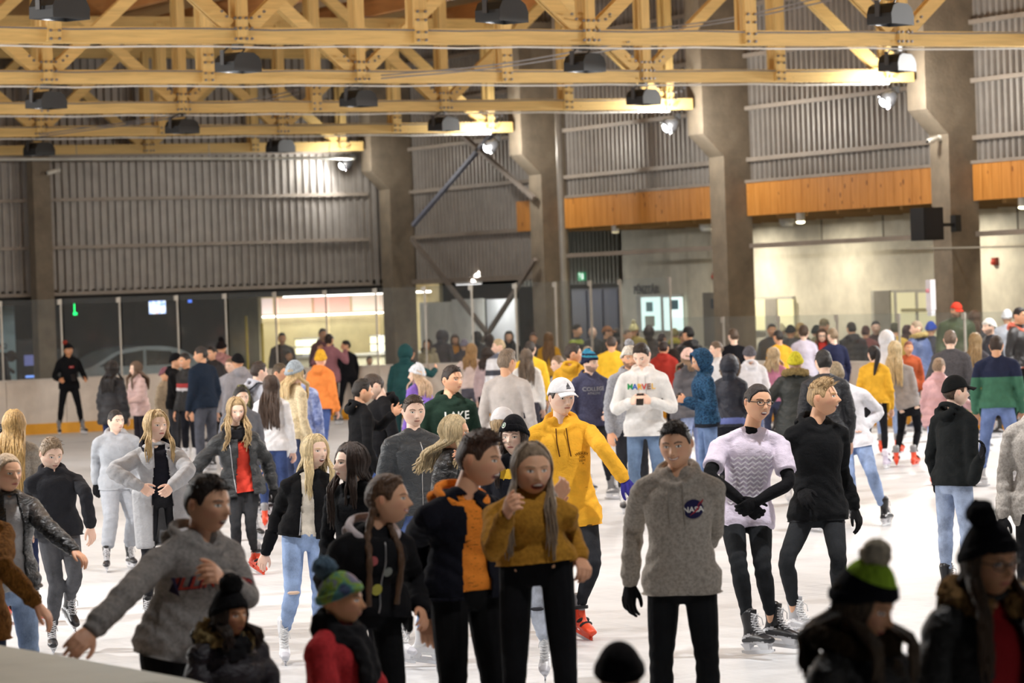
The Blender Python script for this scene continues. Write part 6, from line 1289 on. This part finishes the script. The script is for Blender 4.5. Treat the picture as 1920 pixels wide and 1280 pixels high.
P('person in a mustard hoodie with dark short hair, head turned in profile', 1070, 645, 1.84, 155, hy=100, hair=('short', '#3a2f28'), up=('hoodie', '#cf9c16'), bot=('slim', '#22242c'), skin='m')
P('person with very long brown hair and mustard sweater by the drain pipe', 1028, 624, 1.70, 178, sex='f', hair=('long', '#6a4a22', {'len': .46, 'amin': 50, 'split': 50}), up=('sweater', '#b98a1c', {'fab': 'knit'}), bot=('slim', '#22242c'), skin='p')
P('person in a golden yellow sweater, broad back turned, near the lockers', 1146, 630, 1.76, 178, hair=('buzz', '#4a3c34'), up=('sweater', '#edbe1c', {'fab': 'knit', 'loose': 1.6}), bot=('slim', '#22242c'), skin='m', fat=1.08)
P('small child in a pink jacket with a grey hood', 1138, 666, 1.34, 165, hair=('short', '#4a3c34'), up=('hoodie', '#d896a4', {}), bot=('slim', '#33408c'), skin='p')
P('boy with light brown hair looking down behind the mustard hoodie', 1052, 667, 1.62, -60, hair=('short', '#8a6e4e'), up=('sweater', '#8f929c'), bot=('slim', '#33384c'), skin='p')
P('person in a light grey sweater holding a face close behind the yellow sweater', 1098, 650, 1.60, 150, hair=('short', '#a08a6a'), up=('jacket', '#565860'), bot=('slim', '#2a2c36'), skin='p')
P('person in a long white sweater with straight brown hair, seen from behind', 516, 705, 988, 166, sex='f', hair=('long', '#4a3629', {'len': .42, 'amin': 50, 'split': 50}), up=('sweater', '#e6e6ea', {'fab': 'knit', 'loose': 1.4, 'hem': -.16}), bot=('slim', '#2c4680'), skin='p', sk='red')
P('person in a blue tie dye sweatshirt and charcoal beanie, back turned', 556, 684, 1.74, 176, hair=('short', '#c9a878'), hat=('beanie', '#3a3d42', {'tall': .1}), up=('sweater', '#8f9cc6', {'fab': 'tiedye', 'loose': 1.5}), bot=('slim', '#6c8cc4'), skin='m', sk='red')
P('person in a light knit hat with a twist standing past the tie dye sweatshirt', 544, 680, 1.80, 120, hair=('long', '#d2b070', {'len': .25}), hat=('beanie', '#9aa6b0', {'tall': .18}), up=('sweater', '#d8c8a4'), bot=('slim', '#3a4a74'), skin='p')
P('person in a pale grey hoodie with a dark patterned backpack', 477, 679, 1.78, 120, hair=('short', '#3c2e26'), up=('hoodie', '#b9bdc9', {}), bot=('slim', '#2c3a5c'), skin='p')
P('person with brown hair in a white sweatshirt, open mouthed profile', 517, 682, 1.76, 60, hair=('short', '#54442f'), up=('sweater', '#cfd2da', {'fab': 'knit'}), bot=('slim', '#3a4c78'), skin='m', face='open')
P('person in an orange hoodie and a mustard yellow hat, blue jeans', 598, 660, 1.71, 155, hy=170, sex='f', hair=None, hat=('beanie', '#e0a81c', {'tall': .34}), up=('hoodie', '#ee8a3c', {'loose': 1.5}), bot=('slim', '#33549c'), skin='p', sk='grey', legs='walk')
P('boy with short black hair hidden behind the wavy blond hair', 448, 726, 1.60, 20, hair=('short', '#1e1814'), up=('hoodie', '#6a6c74'), bot=('slim', '#2c3450'), skin='p')
# ---------- along the end boards
P('person all in black with a small red box logo, hands together', 133, 645, 815, 14, hy=20, hair=None, hat=('beanie', '#16161a', {'tall': .06, 'pom': '#a83c2c', 'px': .5, 'py': -.3}), up=('hoodie', '#131316', {'loose': 1.1}), bot=('slim', '#131316', {'fab': 'knit'}), skin='t', sk='grey', arms=('hold', 'hold'), legs='wide', text=[('poly', [[(-.05, -.02), (.05, -.02), (.05, .02), (-.05, .02)]], .02, .36, '#a01c20'), ('text', 'BOX', .03, .02, .36, '#e6b0b0', 0)])
P('person with long dark hair in a long black puffer coat', 207, 678, 1.66, 150, sex='f', hair=('long', '#231b18', {'len': .3}), up=('puffer', '#1e1e24', {'hem': -.42, 'hood': 'down'}), bot=('slim', '#22305a'), skin='p')
P('girl in a pale pink quilted coat facing the black coat', 260, 678, 1.60, -65, sex='f', hair=('long', '#6c523c', {'len': .28}), up=('puffer', '#c9aaa6', {'hem': -.25, 'quilt': .08}), bot=('slim', '#26222c'), skin='p', arms=('fwd', 'fwd'))
P('child in a mauve hat and beige coat beside the black hooded boy', 304, 690, 1.50, 60, sex='f', hair=None, hat=('beanie', '#7c525c', {'tall': .1}), up=('coat', '#9a8a74', {'hem': -.4}), bot=('slim', '#17171c'), skin='m')
P('boy in a black sweatshirt and black cap in profile, talking to a taller friend', 323, 663, 1.72, 75, hair=('short', '#17171a'), hat=('beanie', '#111114', {'tall': .04}), up=('hoodie', '#121214'), bot=('slim', '#33353c'), skin='m', sk='red', arms=('down', 'fwd'))
P('smiling person in a black jacket with a red and white stripe on the arm', 352, 662, 1.74, -55, hair=('short', '#221a16'), up=('jacket', '#141416', {'bands': [(.52, .66, '#b02c2c'), (.42, .52, '#d0ccd0')]}), bot=('slim', '#1c1e28'), skin='m', face='smile', sk='white')
P('tall person in a dark blue jacket and grey jeans, back half turned', 381, 650, 1.84, -140, hy=-110, hair=('short', '#332a26'), up=('jacket', '#1f2a3a', {'loose': 1.2, 'fab': 'knit'}), bot=('loose', '#4c505e'), skin='m')
P('person with dark hair and a black top behind the dark blue jacket', 400, 650, 1.72, -40, hair=('short', '#2a201c'), up=('jacket', '#1c1618'), bot=('slim', '#17171c'), skin='m')
P('person in a black bobble hat with a dusty pink hood', 413, 640, 1.78, 160, hair=None, hat=('beanie', '#1a1416', {'tall': .1, 'pom': '#1a1416'}), up=('hoodie', '#a87a78', {'bands': [(-.3, .7, '#26181c')]}), bot=('slim', '#1c1418'), skin='m')
P('fair boy in a pale grey sweatshirt leaning, face to the camera', 434, 672, 1.62, -20, hy=-35, hair=('short', '#7c6248'), up=('sweater', '#b9bcc8', {'fab': 'knit'}), bot=('slim', '#2c3450'), skin='p')
P('person in a black beanie and grey hoodie bending behind the fair boy', 449, 664, 1.72, -150, hair=None, hat=('beanie', '#141416', {'tall': .06}), up=('hoodie', '#8e8c92'), bot=('slim', '#2c2c34'), skin='m')
P('person cut off by the edge in a dark jacket and white trousers', -10, 640, 1.72, 160, hair=('short', '#1c1614'), up=('jacket', '#20222c'), bot=('loose', '#c3c6d4'), skin='m')
P('person in a plum sweater and black leggings, hands raised to the face', 621, 626, 796, 160, sex='f', hair=('bun', '#2a1c18'), up=('sweater', '#96656e', {'fab': 'knit', 'loose': 2.0, 'hem': -.3}), bot=('leggings', '#141418'), skin='m', arms=('upper', 'upper'), sk='black')
P('boy in a black tracksuit with a white sleeve stripe by the end boards', 656, 638, 787, -150, hy=-90, hair=('short', '#221a18'), up=('track', '#15151a'), bot=('slim', '#17171c', {'fab': 'knit'}), skin='m', sk='grey', legs='wide')
P('person in a dark red hoodie standing behind the boards before the bar', 603, 616, 1.84, 20, hair=('short', '#2a1c1a'), up=('hoodie', '#5c1c22'), bot=('slim', '#17171c'), skin='t', sk='shoe', text=[('text', 'UNION', .07, 0, .32, '#a8888c', 0)])
P('person in a dark brown jacket silhouetted against the lit bar', 528, 624, 1.78, 5, hair=('short', '#1c1614'), up=('jacket', '#2e2822'), bot=('slim', '#17171c'), skin='t', sk='shoe')
P('child with dark hair in front of the silhouetted brown jacket', 541, 658, 1.46, 10, hair=('short', '#1c1412'), up=('jacket', '#241a1a'), bot=('slim', '#17171c'), skin='t', sk='shoe')
P('child in a rust red jacket behind the boards beside the tracksuit', 691, 668, 1.30, 20, hair=('short', '#3a2a24'), up=('jacket', '#6e3226'), bot=('slim', '#17171c'), skin='m', sk='shoe')
P('person with black hair just behind the dark green hood', 768, 652, 1.56, 170, hair=('short', '#141010'), up=('jacket', '#141216'), bot=('slim', '#17171c'), skin='m')
P('person in a beige sheepskin jacket behind the corner boards', 803, 636, 1.64, -20, sex='f', hair=('long', '#4a3a30', {'len': .1}), up=('jacket', '#b3a482', {'fur': '#c3b492'}), bot=('slim', '#26222a'), skin='m', sk='shoe')
P('person in a mixed grey fur hooded coat behind the corner boards', 826, 620, 1.74, 150, hair=None, hat=('hoodup', '#4c4a52', {'open': 40, 'fur': '#6a6a74'}), up=('parka', '#3c3c46'), bot=('slim', '#26222a'), skin='m', sk='shoe')
P('person with brown hair and an orange yellow scarf behind the corner boards', 852, 628, 1.68, 5, sex='f', hair=('long', '#4a3020', {'len': .2}), up=('jacket', '#1c1818'), bot=('slim', '#1c1a1e'), skin='m', sk='shoe', scarf=('#cf8a1c', .2))
P('person in a lilac grey beanie next to the orange scarf', 869, 637, 1.62, 165, hair=None, hat=('beanie', '#8d8598', {'tall': .08}), up=('jacket', '#3a3440'), bot=('slim', '#1c1a1e'), skin='m', sk='shoe')
P('child with brown hair in a maroon jacket under the sheepskin jacket', 834, 662, 1.30, -40, sex='f', hair=('long', '#5c3a20', {'len': .15}), up=('jacket', '#5c2a22'), bot=('slim', '#1c1a1e'), skin='m', sk='shoe')
P('person in a dark hooded jacket between the corner posts', 893, 622, 1.72, 170, hair=None, hat=('hoodup', '#1e2026', {'open': 45}), up=('jacket', '#1e2026'), bot=('slim', '#1c1a1e'), skin='m', sk='shoe')
P('person with dark auburn hair in a black coat behind the corner boards', 917, 627, 1.70, 175, sex='f', hair=('long', '#33160f', {'len': .2}), up=('jacket', '#1b1416'), bot=('slim', '#1c1a1e'), skin='m', sk='shoe')
P('person with long black hair in a black coat, face lit, by the corbelled column', 954, 621, 1.72, 0, sex='f', hair=('long', '#120e10', {'len': .25}), up=('coat', '#141216', {'hem': -.6}), bot=('slim', '#1c1a1e'), skin='m', sk='shoe')
P('person with reddish face and dark coat beside the corbelled column', 1001, 624, 1.66, -15, hair=('short', '#54301c'), up=('jacket', '#1c1a1e'), bot=('slim', '#1c1a1e'), skin='t', sk='shoe')
# ---------- behind the long side boards
P('person with curly black hair in a black and lime jacket behind the glass', 1077, 609, 1.80, 60, hair=('curly', '#141012'), up=('jacket', '#1c1d1c', {'bands': [(.85, 1.0, '#8a9a1c')]}), bot=('slim', '#1c1a1e'), skin='m', sk='shoe')
P('bald pale person in a dark jacket before the blue lockers', 1110, 613, 1.74, 10, hair=None, up=('jacket', '#22262a'), bot=('slim', '#1c1a1e'), skin='p', sk='shoe')
P('person in a tan cap and dark coat before the blue lockers', 1133, 613, 1.74, 100, hair=('short', '#3a2a20'), hat=('cap', '#94603c', {}), up=('jacket', '#2a2620'), bot=('slim', '#1c1a1e'), skin='m', sk='shoe')
P('person with dark wavy hair and an ochre coat beside the white wall', 1155, 616, 1.72, 170, sex='f', hair=('long', '#2c2422', {'len': .2}), up=('coat', '#a3701c', {'hem': -.4}), bot=('slim', '#1c1a1e'), skin='m', sk='shoe')
P('person with fair hair in a grey brown jacket by the lit ticket window', 1173, 618, 1.70, 40, hair=('short', '#7c6c5c'), up=('jacket', '#6c5c5a'), bot=('slim', '#1c1a1e'), skin='m', sk='shoe')
P('person with brown hair in a black fur jacket under the ticket window', 1191, 616, 1.72, 178, hair=('short', '#33241e'), up=('jacket', '#1d1a1a', {'fur': '#1d1a1a'}), bot=('slim', '#1c1a1e'), skin='m', sk='shoe')
P('person in a cream yellow pompom hat against the ticket window', 1187, 607, 1.82, 170, hair=None, hat=('beanie', '#dcd69c', {'tall': .06, 'pom': '#e6e0b4'}), up=('jacket', '#9c8a2c'), bot=('slim', '#1c1a1e'), skin='m', sk='shoe')
P('person with a pointed dark green hood against the ticket window', 1216, 612, 1.78, 175, hair=None, hat=('hoodup', '#26342e', {'open': 40}), up=('jacket', '#33241e'), bot=('slim', '#1c1a1e'), skin='m', sk='shoe')
P('person in a brick red jacket, back turned, under the ticket window', 1243, 640, 1.62, 170, hair=('short', '#2c1c18'), up=('hoodie', '#a33026', {'loose': 1.5}), bot=('slim', '#1c1a1e'), skin='m')
P('person with dark brown hair behind the brick red jacket', 1238, 625, 1.68, 150, hair=('short', '#3c2420'), up=('jacket', '#33201e'), bot=('slim', '#1c1a1e'), skin='m', sk='shoe')
P('child with an orange hood beside the brick red jacket', 1262, 656, 1.46, 178, hair=None, hat=('hoodup', '#ef8f14', {'open': 40}), up=('hoodie', '#2c2420'), bot=('slim', '#1c1a1e'), skin='m')
P('person in an olive green hat with a yellow scarf by the ticket window', 1264, 617, 1.72, 178, hair=None, hat=('beanie', '#8a8250', {'tall': .1}), up=('jacket', '#2c2c24'), bot=('slim', '#1c1a1e'), skin='m', sk='shoe', scarf=('#c9c03c',))
P('person with thick black hair in a bulky black coat, leaning in', 1294, 613, 1.82, -140, hair=('curly', '#141214'), up=('puffer', '#121216', {'hem': -.3, 'hood': 'down'}), bot=('slim', '#1c1a1e'), skin='m')
P('person in a rust top face to face with the bulky black coat', 1277, 622, 1.74, 60, hair=('short', '#3a1f18'), up=('jacket', '#6c3c30'), bot=('slim', '#1c1a1e'), skin='t', sk='shoe')
P('person in a dark jacket beneath the yellow lit doorway', 1446, 607, 1.76, 10, hair=('short', '#1c1a1a'), up=('jacket', '#16161a', {'loose': 1.3}), bot=('slim', '#1c1a1e'), skin='t', sk='shoe')
P('person in a cream knit hat beside the yellow lit doorway', 1463, 608, 1.74, 175, hair=None, hat=('beanie', '#dcd8b0', {'tall': .06}), up=('jacket', '#3c3a34'), bot=('slim', '#1c1a1e'), skin='m', sk='shoe')
P('person in a round black fur hat near the yellow lit doorway', 1481, 610, 1.72, 170, hair=None, hat=('beanie', '#141414', {'tall': .04, 'fab': 'fur'}), up=('jacket', '#1f1e20'), bot=('slim', '#1c1a1e'), skin='t', sk='shoe')
P('person with golden blond hair behind the curly brown head', 1500, 606, 1.76, 178, sex='f', hair=('long', '#c9a452', {'len': .12}), up=('jacket', '#4a3c30'), bot=('slim', '#1c1a1e'), skin='m', sk='shoe')
P('person in a dark knit hat next to the glasses wearer', 1528, 611, 1.74, 150, hair=None, hat=('beanie', '#1f2422', {'tall': .1}), up=('jacket', '#5c4c38'), bot=('slim', '#1c1a1e'), skin='m', sk='shoe')
P('person in an olive brown cap with a dark moustache, standing high', 1546, 599, 1.82, -10, hair=('short', '#3a3024'), hat=('cap', '#6e644a', {}), up=('jacket', '#77704c'), bot=('slim', '#1c1a1e'), skin='m', sk='shoe')
P('person in a dark red jacket behind the thick black coat', 1622, 611, 1.72, 170, hair=('short', '#4a1f1c'), up=('jacket', '#6c2622', {'loose': 1.3}), bot=('slim', '#1c1a1e'), skin='m', sk='shoe')
P('person with dark hair, pale face and maroon coat by the grey door', 1641, 602, 1.82, 5, hair=('short', '#1c1c22'), up=('jacket', '#3c1f24'), bot=('slim', '#1c1a1e'), skin='p', sk='shoe')
P('person in a grey white fur hood beside the blond long hair', 1660, 622, 1.74, 165, sex='f', hair=None, hat=('hoodup', '#9c9498', {'open': 40, 'fur': '#aaa2a4'}), up=('jacket', '#dcdce0'), bot=('slim', '#7f9fd4'), skin='p', sk='red')
P('person in a yellow jacket beneath the glazed door', 1677, 605, 1.76, 175, hair=('short', '#4a4a2c'), up=('jacket', '#dcb424'), bot=('slim', '#1c1a1e'), skin='m', sk='shoe')
P('person with auburn hair in a dark brown coat beneath the glazed door', 1700, 610, 1.72, 172, sex='f', hair=('long', '#4a221c', {'len': .2}), up=('coat', '#3c1c1a', {'hem': -.4}), bot=('slim', '#1c1a1e'), skin='m', sk='shoe')
P('person in a copper coloured top holding a tray by the boards', 1702, 640, 1.50, 10, hair=('short', '#7c3c20'), up=('sweater', '#a34c28', {'fab': 'knit'}), bot=('slim', '#8fb0e0'), skin='t')
P('person in a royal blue knit hat behind the fur collar', 1744, 604, 1.76, 170, hair=None, hat=('beanie', '#2c54c8', {'tall': .08}), up=('jacket', '#26283c'), bot=('slim', '#1c1a1e'), skin='m', sk='shoe')
P('person in a red cap and a dark green jacket standing above the crowd', 1791, 569, 2.06, 15, hy=25, hp=12, bz=.22, hair=('short', '#8a8478'), hat=('cap', '#e8442c', {}), up=('jacket', '#3c4a26', {'loose': 1.7, 'hood': 'high'}), bot=('slim', '#1c1a1e'), skin='m', sk='shoe', extra={'beard': 1}, fat=1.15)
P('person with long brown hair in a dark coat behind the red cap', 1826, 583, 1.94, 170, bz=.2, sex='f', hair=('long', '#5c3a18', {'len': .36}), up=('jacket', '#2a2c34'), bot=('slim', '#1c1a1e'), skin='m', sk='shoe')
P('bearded person in a white ribbed hat and dark blue jacket', 1860, 598, 1.82, -60, hair=('short', '#1c1816'), hat=('beanie', '#d9d9d4', {'tall': .04}), up=('jacket', '#22242e', {'loose': 1.3}), bot=('slim', '#1c1a1e'), skin='p', extra={'beard': 1})
P('person in a white hat with a small blue mark near the edge', 1887, 582, 1.92, 170, bz=.2, hair=None, hat=('beanie', '#e6e9f0', {'tall': .1}), up=('jacket', '#c3cadc'), bot=('slim', '#1c1a1e'), skin='m', sk='shoe')
P('person in a black leather jacket with a coral hood at the edge', 1905, 577, 1.92, 60, hair=('short', '#231c1a'), up=('leather', '#1b1b20', {'loose': 1.8}), inner=('hoodie', '#e8806a'), bot=('slim', '#1c1a1e'), skin='m')

# ---------- carried things
BYL = {p.root['label']: p for p in PEOPLE}
def who(s): return next(p for k, p in BYL.items() if s in k)
def at_hands(p, a=.5, f=.05, u=.02):
    q = p.wr_mid if False else (p.wr['L']*a+p.wr['R']*(1-a))+p.f*f+np3(0, 0, u); M_ = p.root.matrix_basis
    return np.array(M_ @ Vector(q))
def phone(p, label, col='#16161a', f=.09, u=.03, a=.5):
    c = at_hands(p, a, f, u); th = thing('phone', label, 'phone', tuple(c), p.root.rotation_euler[2]+math.atan2(p.l[1], p.l[0]))
    R_ = np.array(Matrix.Rotation(math.radians(-40), 3, 'X')); q = MB(); q.box((0, 0, 0), (.075, .009, .15), 0, R_); q.build('case', plain(col, .4), th)
    q = MB(); q.box(R_@np3(0, .0055, 0), (.066, .002, .138), 0, R_); q.build('screen', emit('#9fb4d8', .8, 'scr'), th)
phone(who('MARVEL'), 'dark phone with a loop strap held by the person in the white hoodie')
phone(who('blue speckled'), 'phone held out by the person in the blue speckled hood')
phone(who('small red box logo'), 'small dark phone in the hands of the person in black by the end boards')
phone(who('grey tweed'), 'red cased phone raised by the person in the tweed jacket', '#d8484c', .05, .05, 0)
p = who('pale grey hoodie with a dark'); c = np.array(p.root.matrix_basis @ Vector(p.nk-p.f*.21-p.ax*.20)); th = thing('backpack', 'dark patterned backpack on the person in the pale grey hoodie', 'backpack', tuple(c), p.root.rotation_euler[2]+math.atan2(p.l[1], p.l[0]))
q = MB(); q.tube([(0, 0, -.22), (0, 0, -.05), (0, 0, .12), (0, 0, .20)], [(.15, .08), (.16, .10), (.14, .08), (.08, .05)], (1, 0, 0), 16, 3); me = bake(q, .012, 2, .02, _wt); me.materials.append(fabric('#26282c', 'camo')); link(D.objects.new('bag', me), th)
for sg in (-1, 1):
    q = MB(); q.tube([(sg*.09, -.06, .16), (sg*.11, -.18, .24), (sg*.12, -.27, .16), (sg*.11, -.24, -.02), (sg*.12, -.10, -.16)], [(.028, .006)]*5, (1, 0, 0), 8, 4); q.build('strap', fabric('#1f2024'), th)
c = ground(1770, 590, 2.3); a_ = plane_x(1770, 600, 32.25); q = MB(); q.box((0, 0, .32), (.10, .14, .50)); q.box((0, 0, .02), (.08, .12, .10)); o = q.build('board_sign', plain('#e6e4ea', .5)); o.location = (32.0, a_[1], 1.90-.02); tag(o, 'upright white sign on the rink glass by the red cap', 'sign'); q = MB(); q.tube([(-.055, 0, .38), (-.056, 0, .40)], .04, (0, 1, 0), 12); o2 = q.build('mark', plain('#d88a94', .6), o)

for p in PEOPLE:
    if p.O[2] > .1:
        q = MB(); q.box((0, 0, p.O[2]/2), (.60, .50, p.O[2]-.002)); o = q.build('wooden_box', wood('#8a6a3c', 0)); o.location = (p.O[0], p.O[1], 0); lb = p.root['label']; tag(o, 'low wooden box under the '+' '.join(lb.split()[:6]).replace('the ', ''), 'box')
D.scenes.remove(_ts)
